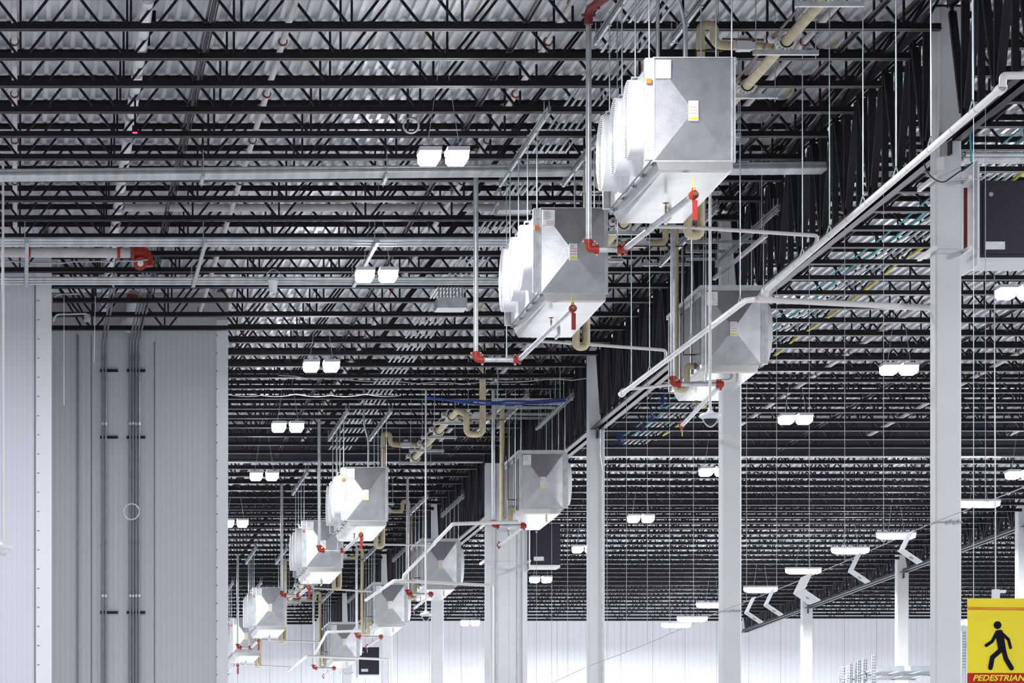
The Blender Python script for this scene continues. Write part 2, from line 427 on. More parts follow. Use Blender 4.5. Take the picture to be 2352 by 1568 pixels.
# wide boxed column at the joint
t = thing('boxed_column', (10.645, 89.36, 0), 'very wide white boxed double column in the middle of the hall', 'column')
MB().box((10.22, 89.2, 0), (11.07, 89.62, EYE+9.6)).build('cladding', 'column', t)
for x0, x1 in ((10.19, 10.30), (10.99, 11.10)): MB().box((x0, 89.17, 0), (x1, 89.25, EYE+9.6)).build('corner_flange', 'column', t)
MB().box((10.42, 89.185, 0), (10.44, 89.2, EYE+9.6)).box((10.88, 89.185, 0), (10.9, 89.2, EYE+9.6)).build('seam', 'galv', t)
# conduit down the third column and short one on the first
cy = D0+28.36-.1475
pts = [P(10.66, cy-.05, 9.3), P(10.66, cy-.05, 8.2), P(10.70, cy-.05, 8.0), P(10.70, cy-.05, -1.4)]
tag(MB().tube(rounded(pts, .15), .014, 6).build('conduit', 'galv'), 'thin grey conduit running down the face of the third white column', 'conduit')
t = thing('junction_box', P(10.455, 46.58, 8.4), 'small white electrical box on the left edge of the nearest column', 'electrical box')
MB().cbox(P(10.50, 46.6, 8.42), (.07, .1, .14)).build('box', 'white', t)
MB().tube([P(10.49, 46.62, 8.5), P(10.49, 46.62, 10.2)], .014, 6).build('conduit', 'white', t)

# ---------------------------------------------------------------- evaporator coolers
def pict_lines(mb, x0, x1, y, z0, z1, n):
    for i in range(n):
        z = z1-(i+.5)*(z1-z0)/n; w = random.uniform(.5, .95)
        mb.box((x0, y-.001, z-.0022), (x0+(x1-x0)*w, y, z+.0022))
def make_cooler(s, label):
    """s=-1: fans face the left; s=+1: fans face the right. Local frame: cabinet x -.4...4, y 0..2.95, z 0..1.05"""
    t = thing('unit_cooler', (0,0,0), label, 'air cooler', 'ceiling hung fan coolers')
    L = 2.95
    MB().box((-.40, .012, 0), (.40, L, 1.05)).build('cabinet', 'alu', t)
    # cross-broken end panel: four facets rising to a blunt centre
    mb = MB(); e = .012; c = Vector((0, -.045, .50))
    co = [Vector((-.385, -.002, .015)), Vector((.385, -.002, .015)), Vector((.385, -.002, 1.035)), Vector((-.385, -.002, 1.035))]
    for i in range(4): mb.add([co[i], co[(i+1) % 4], c], [(0,1,2)])
    bo = [Vector((v.x*1.0, .012, v.z)) for v in co]
    for i in range(4): mb.add([co[i], bo[i], bo[(i+1)%4], co[(i+1)%4]], [(0,1,2,3)])
    mb.build('end_panel', 'alu', t)
    fr = MB()
    for x in (-.40, .385): fr.box((x, -.012, 0), (x+.015, .012, 1.05))
    fr.box((-.40, -.012, 0), (.40, .012, .012)); fr.box((-.40, -.012, 1.038), (.40, .012, 1.05))
    fr.build('edge_frame', 'galv', t)
    # fan side plate
    xf = s*.40; xo = s*.485
    MB().box((min(xf, xo), .0, .02), (max(xf, xo), .07, 1.03)).build('front_post', 'galv', t)
    MB().box((min(xf, xo), L-.07, .02), (max(xf, xo), L, 1.03)).build('rear_post', 'galv', t)
    for z in (.12, .36, .60, .92): MB().cbox((s*.445, -.003, z), (.012, .006, .012)).build('screw', 'lgrey', t)
    if s < 0: MB().box((min(s*.42, s*.47), -.03, .78), (max(s*.42, s*.47), 0, .83)).build('switch', 'orange', t)
    for yc in (.56, 1.475, 2.39):
        sh = MB(); R = .40
        # conical shroud and rolled lip
        sh.lathe((0, yc, .525), [(R+.03, s*.414), (R+.012, s*.424), (R, s*.44), (R, s*.575), (R-.008, s*.580), (R-.016, s*.571), (R-.016, s*.43)], 36, 'x')
        so = sh.build('fan_shroud', 'fan', t)
        g_ = MB()
        for i in range(17): g_.ring((s*(.576+.012*(1-(i/16)**2)), yc, .525), (1,0,0), .03+i*.0222, .0435+i*.0222, .006, 36)
        for k in range(4):
            a = k*PI/2+.4; dy, dz = math.cos(a), math.sin(a)
            g_.bar((s*.580, yc, .525), (s*.568, yc+dy*.39, .525+dz*.39), .008, .006)
        gd = MB(); gd.v = g_.v; gd.f = g_.f; gd.smooth = g_.smooth; gd.build('fan_guard', 'fan', so)
        b_ = MB().lathe((0, yc, .525), [(.09, s*.44), (.09, s*.54), (.05, s*.55), (.0001, s*.555)], 16, 'x')
        b_.build('motor', 'fangrey', so)
        bl = MB()
        for k in range(4):
            a = k*PI/2; ca, sa = math.cos(a), math.sin(a)
            def q(r, w, x): return Vector((s*x, yc+ca*r-sa*w, .525+sa*r+ca*w))
            bl.add([q(.08,-.05,.52), q(.08,.05,.55), q(.35,.15,.56), q(.36,-.10,.51)], [(0,1,2,3)])
            bl.add([q(.08,-.05,.517), q(.08,.05,.547), q(.35,.15,.557), q(.36,-.10,.507)], [(3,2,1,0)])
        bl.build('fan_blade', 'fangrey', so)
        MB().box((min(s*.401, s*.414), yc-.452, .03), (max(s*.401, s*.414), yc+.452, 1.02)).build('fan_panel', 'fan', t)
    # coil side
    MB().box((min(-s*.40, -s*.412), .06, .06), (max(-s*.40, -s*.412), L-.06, .99)).build('coil_face', 'coil', t)
    for y in (.0, .95, 1.92, L-.06): MB().box((min(-s*.40, -s*.43), y, 0), (max(-s*.40, -s*.43), y+.06, 1.05)).build('coil_frame', 'galv', t)
    # hanger rail / brackets
    for x in (s*.43, -s*.40):
        for y in (.05, .98, 1.90, 2.80):
            MB().box((x-.045, y-.04, 1.03), (x+.045, y+.04, 1.045)).box((x-.045, y-.04, .96), (x-.035, y+.04, 1.045)).box((x+.035, y-.04, 1.0), (x+.045, y+.04, 1.045)).build('hanger_bracket', 'galv', t)
    if s > 0: MB().box((-.46, -.02, 1.05), (.43, L, 1.11)).build('top_cap', 'beam' if False else 'galv', t)
    # drain pan
    mb = MB(); x0, x1 = (-.34, .40) if s < 0 else (-.32, .34)
    xa, xb = x0-.03, x1
    top_ = [(xa, -.012, 0), (xb, -.012, 0), (xb, L+.02, 0), (xa, L+.02, 0)]
    mid = [(x0, -.012, -.085), (x1, -.012, -.085), (x1, L+.02, -.07), (x0, L+.02, -.07)]
    low = [(x0+.03, .05, -.10), (x1-.03, .05, -.10), (x1-.03, L-.05, -.135), (x0+.03, L-.05, -.135)]
    mb.add(top_+mid+low, [(i, (i+1) % 4, (i+1) % 4+4, i+4) for i in range(4)] + [(i+4, (i+1) % 4+4, (i+1) % 4+8, i+8) for i in range(4)] + [(0,1,2,3), (11,10,9,8)])
    pan = mb.build('drain_pan', 'alu_pan', t)
    for y in (.1, .75, 1.4, 2.1, 2.8):
        mb = MB(); xs = s*.385
        mb.bar((xs-.03, y-.03, -.012), (xs+.03, y+.03, -.012), .008, .008).bar((xs-.03, y+.03, -.012), (xs+.03, y-.03, -.012), .008, .008).bar((xs, y, .0), (xs, y, -.03), .014, .014)
        mb.build('pan_clip', 'lgrey', pan)
    MB().tube(rounded([(.12, .35 if s > 0 else 2.2, -.11), (.12, .35 if s > 0 else 2.2, -.2), (.12, .30 if s > 0 else 2.5, -.2)], .03), .02, 8).build('drain_outlet', 'pvc', pan)
    # data plate (upper left), warning label (centre)
    px = -.375 if s < 0 else -.37
    dp = MB().box((px, -.034, .83), (px+.15, -.006, 1.015)).build('data_plate', 'label', t)
    mb = MB(); pict_lines(mb, px+.012, px+.135, -.0345, .90, 1.005, 7); mb.build('print', 'lgrey', dp)
    mb = MB(); xx = px+.05; z = .845
    for a_, b_ in (((0,0),(.085,.006)), ((.085,.006),(.083,.036)), ((.083,.036),(-.002,.03)), ((-.002,.03),(0,0))):
        mb.bar((xx+a_[0], -.035, z+a_[1]), (xx+b_[0], -.035, z+b_[1]), .002, .003)
    mb.build('stamp', 'lred', dp)
    wl = MB().box((-.05, -.062, .40), (.045, -.030, .60)).build('warning_label', 'label', t)
    mb = MB()
    for z in (.535, .508, .472): mb.box((-.043, -.0632, z-.0035), (.038, -.0625, z+.0035))
    mb.build('red_line', 'lred', wl)
    MB().box((-.045, -.0634, .412), (.04, -.0625, .437)).build('yellow_band', 'ylab', wl)
    mb = MB(); pict_lines(mb, -.043, .038, -.0628, .545, .595, 4); mb.build('print', 'lgrey', wl)
    return t
A = [(41.05, 'nearest and largest metal cooler with three white fans, hanging at top right of centre'),
     (49.92, 'second largest metal cooler with three white fans, hanging left below the nearest one'),
     (79.57, 'metal cooler with bright end-panel facets, in the middle of the left row'),
     (90.6, 'metal cooler half hidden behind a red pipe elbow, fourth of left row'),
     (109.8, 'metal cooler just right of the grey wall corner, fifth in the left row'),
     (121.4, 'farthest left-row cooler, cut off by the edge of the grey wall')]
R = [(56.7, 'cooler whose fans point right, half hidden behind white drain pipe, right of centre'),
     (77.3, 'right-facing cooler hanging before the wide boxed column'),
     (96.0, 'right-facing cooler behind a sloping white drain pipe, third of the right row'),
     (109.0, 'right-facing cooler between two red pipe elbows, fourth of the right row'),
     (124.4, 'farthest right-facing cooler, next to the small far dark cabinet')]
ca = make_cooler(-1, A[0][1]); cr = make_cooler(1, R[0][1])
for i, (d, lab) in enumerate(A):
    o = ca if i == 0 else copy_tree(ca); o.location = (7.17-.4, d, EYE+7.44); o['label'] = lab
for i, (d, lab) in enumerate(R):
    o = cr if i == 0 else copy_tree(cr); o.location = (10.31-.4, d, EYE+7.455); o['label'] = lab

# strut hangers: channel along the hall with four rods
def strut_hanger(X, d, label):
    z = 9.42
    t = thing('strut_hanger', P(X, d+1.4, z), label, 'hanger', 'galvanised struts with rods over the coolers')
    mb = MB()
    ya, yb = d-1.1, d+3.9
    for dz in (0, .05): 
        mb.box((X-.02, ya, EYE+z+dz), (X+.02, yb, EYE+z+dz+.004)); mb.box((X-.02, ya, EYE+z+dz), (X-.017, yb, EYE+z+dz+.04)); mb.box((X+.017, ya, EYE+z+dz), (X+.02, yb, EYE+z+dz+.04))
    mb.build('channel', 'galv', t)
    for y in (.05, .98, 1.90, 2.80):
        mb = MB().tube([P(X, d+y, 8.485), P(X, d+y, z+.14)], .0085, 6)
        mb.cbox(P(X, d+y, z-.012), (.04, .04, .012))
        mb.build('rod', 'rod', t)
    for y in (ya+.25, yb-.25):
        MB().bar(P(X-.03, y, z-.02), P(X-.03, y, z+.2), .008, .02).bar(P(X+.03, y, z-.02), P(X+.03, y, z+.2), .008, .02).bar(P(X-.04, y, z-.02), P(X+.04, y, z-.02), .02, .008).build('beam_clamp', 'galv', t)
pl = ['nearest', 'second nearest', 'third nearest', 'fourth nearest', 'fifth', 'farthest']
for i, (d, l) in enumerate(A):
    strut_hanger(6.77-.43, d, 'galvanised strut and rods on the fan side of the %s left-row cooler' % pl[i])
    strut_hanger(6.77+.40, d, 'galvanised strut and rods on the coil side of the %s left-row cooler' % pl[i])
for i, (d, l) in enumerate(R):
    q = pl[i] if i < 4 else 'farthest'
    strut_hanger(9.91-.40, d, 'galvanised strut and rods on the coil side of the %s right-row cooler' % q)
    strut_hanger(9.91+.43, d, 'galvanised strut and rods on the fan side of the %s right-row cooler' % q)

# ---------------------------------------------------------------- sprinkler drops with red grooved couplings
def coupling(mb, c, axis, r, w=.05):
    c = Vector(c); t = Vector(axis).normalized(); u = Vector((0,0,1)) if abs(t.z) < .7 else Vector((1,0,0))
    mb.tube([c-t*w/2, c-t*w/2, c+t*w/2], r*1.42, 12)
    for s in (-1, 1):
        e = c+u*s*r*1.75
        mb.cbox(e, (.03, .03, .03)); 
def bolts(mb, c, axis, r):
    c = Vector(c); t = Vector(axis).normalized(); u = Vector((0,0,1)) if abs(t.z) < .7 else Vector((1,0,0)); w = t.cross(u)
    for s in (-1, 1): mb.bar(c+u*s*r*1.95-w*.03, c+u*s*r*1.95+w*.03, .014, .014)
RP = .032
def drop(valve, tee, elbow, label, side, top=9.8, end_tag=True):
    Z = 7.11
    V = atz(*valve, Z); T = atz(*tee, Z); T = at(tee[0], tee[1], T.y+.14*(side < 0)); d = T.y
    El = at(elbow[0], elbow[1], d); El.z = T.z
    t = thing('sprinkler_drop', (El.x, El.y, El.z), label, 'sprinkler pipe', 'sprinkler drops under the coolers')
    MB().tube([El+Vector((0,0,.08)), Vector((El.x, d, EYE+top))], RP, 12).build('riser_pipe', 'galv', t)
    sx = 1 if T.x > El.x else -1
    el = MB(); el.tube(rounded([El+Vector((0,0,.09)), El, El+Vector((sx*.09,0,0))], .08, 6), RP*1.22, 12)
    coupling(el, El+Vector((0,0,.085)), (0,0,1), RP); coupling(el, El+Vector((sx*.085,0,0)), (1,0,0), RP)
    eo = el.build('elbow_coupling', 'red', t)
    bb = MB(); bolts(bb, El+Vector((0,0,.085)), (0,0,1), RP); bolts(bb, El+Vector((sx*.085,0,0)), (1,0,0), RP); bb.build('bolt', 'rod', eo)
    MB().tube([El+Vector((sx*.08,0,0)), T], RP, 12).build('cross_pipe', 'galv', t)
    br = (V-T).normalized()
    te = MB(); te.tube([T-Vector((sx*.07,0,0)), T+Vector((sx*.03,0,0))], RP*1.25, 12)
    te.tube([T, T+br*.12], RP*1.2, 12)
    coupling(te, T-Vector((sx*.05,0,0)), (1,0,0), RP); coupling(te, T+br*.1, br, RP)
    to = te.build('tee_coupling', 'red', t)
    bb = MB(); bolts(bb, T-Vector((sx*.05,0,0)), (1,0,0), RP); bb.build('bolt', 'rod', to)
    MB().tube([T+br*.1, V], RP, 12).build('branch_pipe', 'galv', t)
    en = MB(); coupling(en, V-br*.02, br, RP*1.05, .06); en.tube([V-br*.05, V+br*.02], RP*1.1, 12)
    e = en.build('end_coupling', 'red', t)
    f = V+br*.03
    MB().tube([f-br*.01, f+br*.05], .022, 10).build('plug', 'brass', e)
    if side < 0 and end_tag:
        MB().box((V.x-.022, V.y-.035, V.z-.26), (V.x+.030, V.y-.029, V.z-.06)).build('tag', 'tag', t)
        MB().bar(V+Vector((-.02,-.03,.16)), V+Vector((-.004,-.03,.04)), .012, .01).build('yellow_lever', 'yel', t)
    elif side > 0:
        MB().bar(V+Vector((0,-.02,-.03)), V+Vector((.004,-.02,-.16)), .012, .02).build('yellow_lever' if tee[1] < 1000 else 'tag', 'yel' if tee[1] < 1000 else 'label', t)
    # sprinkler head standing on the branch
    m_ = T.lerp(V, .62)
    h = MB().tube([m_, m_+Vector((0,0,.08))], .010, 8)
    h.lathe(m_+Vector((0,0,.08)), [(.010,0),(.016,.01),(.010,.025),(.005,.05),(.036,.058),(.03,.064),(.0001,.07)], 10)
    h.build('sprinkler_head', 'brass', t)
    # rod hanger
    hh = (El+T)/2 + Vector((.12*sx, 0, 0))
    MB().tube([hh, Vector((hh.x, hh.y, EYE+9.7))], .006, 5).bar(hh, hh+Vector((0,0,.16)), .018, .018).build('hanger_rod', 'rod', t)
    return t
w = ['nearest left-row cooler', 'second left-row cooler', 'middle left-row cooler with bright facets', 'fourth left-row cooler', 'fifth left-row cooler', 'farthest left-row cooler']
for i, (v, te, el) in enumerate([((1594,447),(1433,573),(1352,573)), ((1316,708),(1192,826),(1093,822)), ((829,1228),(790,1264),(733,1261)),
                                 ((709,1349),(688,1367),(647,1364)), ((594,1471),(577,1487),(546,1485)), ((546,1528),(524,1545),(505,1545))]):
    drop(v, te, el, 'galvanised sprinkler pipe with red couplings under the '+w[i], -1)
w = ['nearest right-row cooler', 'second right-row cooler, before the wide column', 'third right-row cooler', 'fourth right-row cooler', 'farthest right-row cooler']
for i, (v, te, el) in enumerate([((1566,977),(1657,882),(1545,876)), ((1146,1252),(1205,1207),(1133,1204)), ((951,1397),(992,1364),(936,1363)),
                                 ((843,1485),(877,1462),(819,1461)), ((743,1553),(769,1534),(720,1532))]):
    drop(v, te, el, 'galvanised sprinkler pipe with red couplings below the '+w[i], 1)
# red elbow on top of the nearest riser
El = at(1352, 35, 44.5)
mb = MB(); mb.tube(rounded([El+Vector((0,0,-.1)), El+Vector((0,0,.06)), El+Vector((.22,-.6,.14))], .15, 5), RP*1.5, 12); coupling(mb, El, (0,0,1), RP*1.1); coupling(mb, El+Vector((.08,-.2,.1)), (.3,-.8,.1), RP*1.1)
tag(mb.build('pipe_elbow', 'redd'), 'dark red grooved elbow at the top of the nearest riser, at the upper frame edge', 'pipe fitting')

# ---------------------------------------------------------------- beige insulated refrigerant pipes
RI = .048
def cover(mb, c, sz=(.16, .14, .12)):       # white moulded valve cover
    mb.cbox(c, sz); mb.cbox(Vector(c)+Vector((0,0,sz[2]*.55)), (sz[0]*.5, sz[1]*.8, sz[2]*.5)); mb.cbox(Vector(c)+Vector((0,0,-.01)), (sz[0]*1.5, sz[1]*.7, sz[2]*.6))
MX, MZ = 8.2, 9.2
for i, (d, l) in enumerate(A):
    y = d+3.2; q = pl[i]
    t = thing('insulated_pipe', P(7.3, y, 7.2), 'beige insulated refrigerant pipe with gooseneck and trap at the %s left-row cooler' % q, 'insulated pipe', 'insulated pipes of the coolers')
    pts = [P(7.18, y-.35, 7.56), P(7.24, y-.1, 7.50), P(7.24, y, 7.22), P(7.38, y, 7.22), P(7.38, y, 9.50), P(7.53, y, 9.50), P(7.53, y, 9.28), P(MX-.03, y, 9.26)]
    MB().tube(rounded(pts, .10, 5), RI, 12).build('pipe', 'ins', t)
    mb = MB(); cover(mb, P(7.85, y, 9.28)); mb.build('valve_cover', 'white', t)
    mb = MB().tube(rounded([P(7.60, y-.08, 9.33), P(8.05, y-.08, 9.32)], .05), .012, 6).tube([P(7.32, y-.09, 7.3), P(7.32, y-.09, 9.2), P(7.6, y-.09, 9.2)], .012, 6)
    mb.build('liquid_line', 'copper', t)
    if i in (0, 2): MB().tube(rounded([P(6.95, d+1.6, 8.5), P(6.95, d+1.6, 9.2), P(6.86, d+1.6, 9.5), P(6.86, d+1.6, 10.2)], .12), .02, 8).build('electrical_conduit', 'galv', t)
    if i == 0: MB().tube([P(6.7, d+1.8, 8.5), P(6.7, d+1.8, 10.2)], .02, 8).build('electrical_conduit', 'galv', t)
for i, (d, l) in enumerate(R):
    y = d+.8; q = pl[i] if i < 4 else 'farthest'
    t = thing('insulated_pipe', P(9.3, y, 7.2), 'beige insulated riser with inverted U and trap at the %s right-row cooler' % q, 'insulated pipe', 'insulated pipes of the coolers')
    pts = [P(9.50, y, 7.55), P(9.40, y, 7.55), P(9.40, y, 7.22), P(9.24, y, 7.22), P(9.24, y, 9.52), P(9.10, y, 9.52), P(9.10, y, 9.28), P(MX+.03, y, 9.26)]
    MB().tube(rounded(pts, .09, 5), RI*.95, 12).build('pipe', 'ins', t)
    mb = MB(); cover(mb, P(8.74, y, 9.28)); mb.build('valve_cover', 'white', t)
    MB().tube([P(8.4, y-.08, 9.22), P(9.34, y-.08, 9.22), P(9.34, y-.08, 7.7), P(9.5, y-.08, 7.7)], .012, 6).build('liquid_line', 'copper', t)
def main_run(y0, y1, label, pre=()):
    t = thing('insulated_main', P(MX, y0, MZ), label, 'insulated pipe')
    MB().tube(rounded(list(pre)+[P(MX, y0, MZ), P(MX, y1, MZ)], .12, 5), .058, 12).build('pipe', 'ins', t)
    MB().tube([P(MX-.14, y0, MZ+.04), P(MX-.14, y1, MZ+.04)], .016, 8).build('liquid_line', 'copper', t)
    y = y0+1.0
    while y < y1:
        mb = MB()
        for k in range(8):         # star shaped white saddle
            a = PI*(k+.5)/8+PI; p = P(MX, y, MZ)
            mb.bar(p+Vector((math.cos(a)*.06, 0, math.sin(a)*.06)), p+Vector((math.cos(a)*.11, 0, math.sin(a)*.095)), .03, .12, (0,1,0))
        mb.ring(P(MX, y, MZ), (0,1,0), .058, .075, .12, 16); mb.ring(P(MX-.14, y, MZ+.04), (0,1,0), .018, .05, .1, 12)
        mb.build('saddle', 'pvc', t)
        MB().box(P(MX-.35, y-.03, MZ-.14), P(MX+.35, y+.03, MZ-.09)).build('trapeze', 'galv', t)
        for s in (-1, 1): MB().tube([P(MX+s*.32, y, MZ-.18), P(MX+s*.32, y, 10.35)], .006, 5).build('rod', 'rod', t)
        y += 2.35
main_run(38, 61, 'beige insulated main pipe along the hall above the two nearest coolers')
main_run(76.4, 85, 'beige insulated main pipe on a chain of white saddles, with a deep trap', [P(8.62, 75.9, 10.3), P(8.62, 75.9, 8.70), P(8.32, 75.9, 8.70), P(8.32, 75.9, 9.08)])
main_run(92, 128, 'distant beige insulated main pipe above the far coolers')

# ---------------------------------------------------------------- white PVC condensate drains
def pvc(name, segs, label, r=.03, cat='drain pipe', fit=()):
    t = thing(name, segs[0][0], label, cat, None)
    for s in segs: MB().tube(rounded(s, .05, 3), r, 10).build('pipe', 'pvc', t)
    for a, b in fit: MB().tube([a, b], r*1.35, 10).build('fitting', 'pvc', t)
    return t
# first system (drains to the nearest column)
a0 = at(2303, 200, 35.9); a1 = at(1757, 668, 47.1); tz = Vector((a1.x, a1.y, at(1757, 687, 47.1).z))
cr0 = Vector((a1.x-.10, 47.1, tz.z)); cr1 = at(2141, 707, 47.02)
b1 = at(1427, 905, 56.9); b0 = at(1712, 690, 47.6)
t = pvc('drain_main', [[a0, a1, tz], [b0, cr0, cr1], [b0, b1]], 'long white plastic drain pipe sloping down from the upper right to the centre',
        .034, fit=[(a1+(a0-a1)*.012, a1), (tz+Vector((0,0,.02)), tz+Vector((0,0,.10))), (tz-Vector((.08,0,0)), tz+Vector((.08,0,0))), (b1+(b0-b1)*.02, b1), (a0, a0+(a1-a0)*.015)])
MB().tube(rounded([a0, a0+Vector((0,0,.1)), a0+Vector((.5,0,.11))], .03), .034, 10).build('pipe', 'pvc', t)
for p_, q_, n_ in ((a0, a1, 12), (b0, b1, 10)):
    for k in range(1, n_):
        p = p_.lerp(q_, k/n_); MB().tube([p-(q_-p_)*.001, p+(q_-p_)*.001], .0358, 10).build('strap', 'galv', t)
for x in (2234, 2138, 2058, 1982, 1905, 1843):
    k = (2303-x)/(2303-1757.); 
    # perspective-correct position along the run
    dd = 1/((1-k)/a0.y + k/a1.y); p = a0.lerp(a1, (dd-a0.y)/(a1.y-a0.y))
    MB().tube([p+Vector((0,0,.12)), Vector((p.x, p.y, EYE+10.38))], .0065, 6).bar(p+Vector((-.035,0,0)), p+Vector((0,0,.12)), .006, .012).bar(p+Vector((.035,0,0)), p+Vector((0,0,.12)), .006, .012).build('hanger_rod', 'rod', t)
for x in (1700, 1588, 1492, 1450):
    k = (1712-x)/(1712-1427.); dd = 1/((1-k)/b0.y + k/b1.y); p = b0.lerp(b1, (dd-b0.y)/(b1.y-b0.y))
    MB().tube([p+Vector((0,0,.1)), Vector((p.x, p.y, EYE+10.0))], .0065, 6).bar(p+Vector((-.03,0,0)), p+Vector((0,0,.1)), .006, .012).bar(p+Vector((.03,0,0)), p+Vector((0,0,.1)), .006, .012).build('hanger_rod', 'rod', t)
def onmain(p0, p1, d): return p0.lerp(p1, (d-p0.y)/(p1.y-p0.y))
j = onmain(a0, a1, 44.2)
pvc('condensate_pipe', [[at(1497, 500, 44.2)+Vector((0,0,.06)), at(1497, 520, 44.2), at(1570, 521, 44.2), at(1880, 541, 44.2), j+Vector((0,0,.03))]], 'thin white drain pipe from the nearest cooler pan to the long sloping drain', .021,
    fit=[(at(1575, 521, 44.2), at(1585, 522, 44.2))])
j = onmain(b0, b1, 53.2)
pvc('condensate_pipe', [[at(1235, 765, 53.2), at(1236, 783, 53.2), at(1305, 787, 53.2), at(1530, 804, 53.2), j+Vector((0,0,.03))]], 'thin white drain pipe from the second cooler pan to the sloping drain', .021,
    fit=[(at(1298, 786, 53.2), at(1312, 787, 53.2))])
pvc('condensate_pipe', [[b1+Vector((0,0,.0)), b1+Vector((0,0,.06)), at(1560, 882, 57.0), at(1680, 872, 57.0), at(1683, 858, 57.0)]], 'thin white drain pipe from the nearest right-row cooler pan back to the drain end', .021)
# second system
a0 = atz(1040, 1203, 7.1); a1 = atz(928, 1320, 7.0); tz = at(926, 1334, a1.y)
d2 = a1.y
t = pvc('drain_main', [[at(1190, 1198, a0.y), a0, a1, tz], [atz(840, 1378, 6.97), at(905, 1333, d2), at(1130, 1344, d2), Vector((at(1130,1344,d2).x, d2, .3))]],
        'white plastic drain before the third right-row cooler, running level to the wide column', .034, fit=[(tz-Vector((.08,0,0)), tz+Vector((.08,0,0)))])
pvc('condensate_pipe', [[at(812, 1240, 83.2), at(812, 1249, 83.2), at(1000, 1252, 83.2)]], 'thin white drain pipe right of the middle left-row cooler', .021)
pvc('condensate_pipe', [[at(716, 1340, 94), at(716, 1350, 94), at(855, 1358, 94)]], 'thin white drain pipe right of the fourth left-row cooler', .021)
# third system
a0 = atz(751, 1451, 7.1); a1 = atz(724, 1500, 6.95); d3 = a1.y
pvc('drain_main', [[at(830, 1448, a0.y), a0, a1], [atz(661, 1541, 6.9), at(706, 1506, d3), at(893, 1514, d3), Vector((at(893,1514,d3).x, d3, .3))]],
    'far white plastic drain before the farthest right-row coolers, turning down at a column', .034)
pvc('condensate_pipe', [[at(603, 1462, 112.8), at(603, 1469, 112.8), at(735, 1474, 112.8)]], 'thin white drain pipe right of the fifth left-row cooler', .021)
pvc('condensate_pipe', [[at(553, 1519, 124.5), at(553, 1526, 124.5), at(668, 1532, 124.5)]], 'thin white drain pipe right of the farthest left-row cooler', .021)

# ---------------------------------------------------------------- galvanised trays across the hall
def crossrun(items, x0, x1, d, z, label, group=None, m='galv', cat='conduit', tilt=0):
    for (dy, dz, r), lab in items:
        pa = at(x0, 0, d); pb = at(x1, 0, d)
        mb = MB().tube([Vector((pa.x, d+dy, EYE+z+dz-tilt/2)), Vector((pb.x, d+dy, EYE+z+dz+tilt/2))], r, 12)
        tag(mb.build('conduit', m), label+', '+lab, cat, group)
crossrun([((-.10, 0, .032), 'front'), ((0, 0, .032), 'second from front'), ((.10, .0, .032), 'third from front'), ((.20, 0, .032), 'rearmost'),
          ((-.05, .062, .03), 'upper front'), ((.13, .062, .03), 'upper rear')], -60, 1895, 53.0, 9.46, 'galvanised pipe of the thick upper bundle crossing left to right', tilt=.10)
crossrun([((0, 0, .03), 'lower'), ((.25, .0, .03), 'rear'), ((.5, 0, .03), 'rearmost')], -60, 1185, 58.4, 9.48, 'galvanised pipe of the middle pair crossing the hall')
crossrun([((0, 0, .024), 'front'), ((.26, 0, .024), 'second'), ((.5, 0, .026), 'third')], -60, 1380, 61.8, 9.44, 'galvanised pipe of the lower run above the white wall')
crossrun([((0, 0, .045), 'near'), ((.18, 0, .045), 'rear'), ((-.15, .02, .03), 'front')], 2212, 2400, 52.8, 9.62, 'galvanised pipe bundle right of the nearest column')
crossrun([((0, 0, .055), 'above the middle run')], 285, 1150, 58.7, 9.98, 'long white sprinkler feed pipe crossing behind the joists', m='sprink', cat='sprinkler pipe')
for x, d0_, d1_, lab in ((62, 58.0, 62.2, 'left'), (470, 58.0, 62.2, 'middle'), (862, 58.0, 62.2, 'right')):
    X = at(x, 0, 58.4).x
    t = thing('trapeze_strut', P(X, 60, 9.38), 'galvanised trapeze strut carrying the two lower pipe runs, %s one' % lab, 'strut', 'trapeze struts under the pipe runs')
    MB().box(P(X-.025, d0_, 9.36), P(X+.025, d1_, 9.41)).build('channel', 'galv', t)
    for y in (d0_+.15, d1_-.15): MB().tube([P(X-.03, y, 9.33), P(X-.03, y, 9.72)], .007, 6).build('rod', 'rod', t)
for x in (465, 885):
    X = at(x, 0, 53).x
    t = thing('trapeze_strut', P(X, 53, 9.38), 'short galvanised strut under the upper pipe bundle, %s one' % ('left' if x < 600 else 'right'), 'strut', 'trapeze struts under the pipe runs')
    MB().box(P(X-.02, 52.75, 9.365), P(X+.02, 53.35, 9.41)).build('channel', 'galv', t)
    for y in (52.78, 53.3): MB().tube([P(X, y, 9.33), P(X, y, 9.72)], .006, 6).build('rod', 'rod', t)

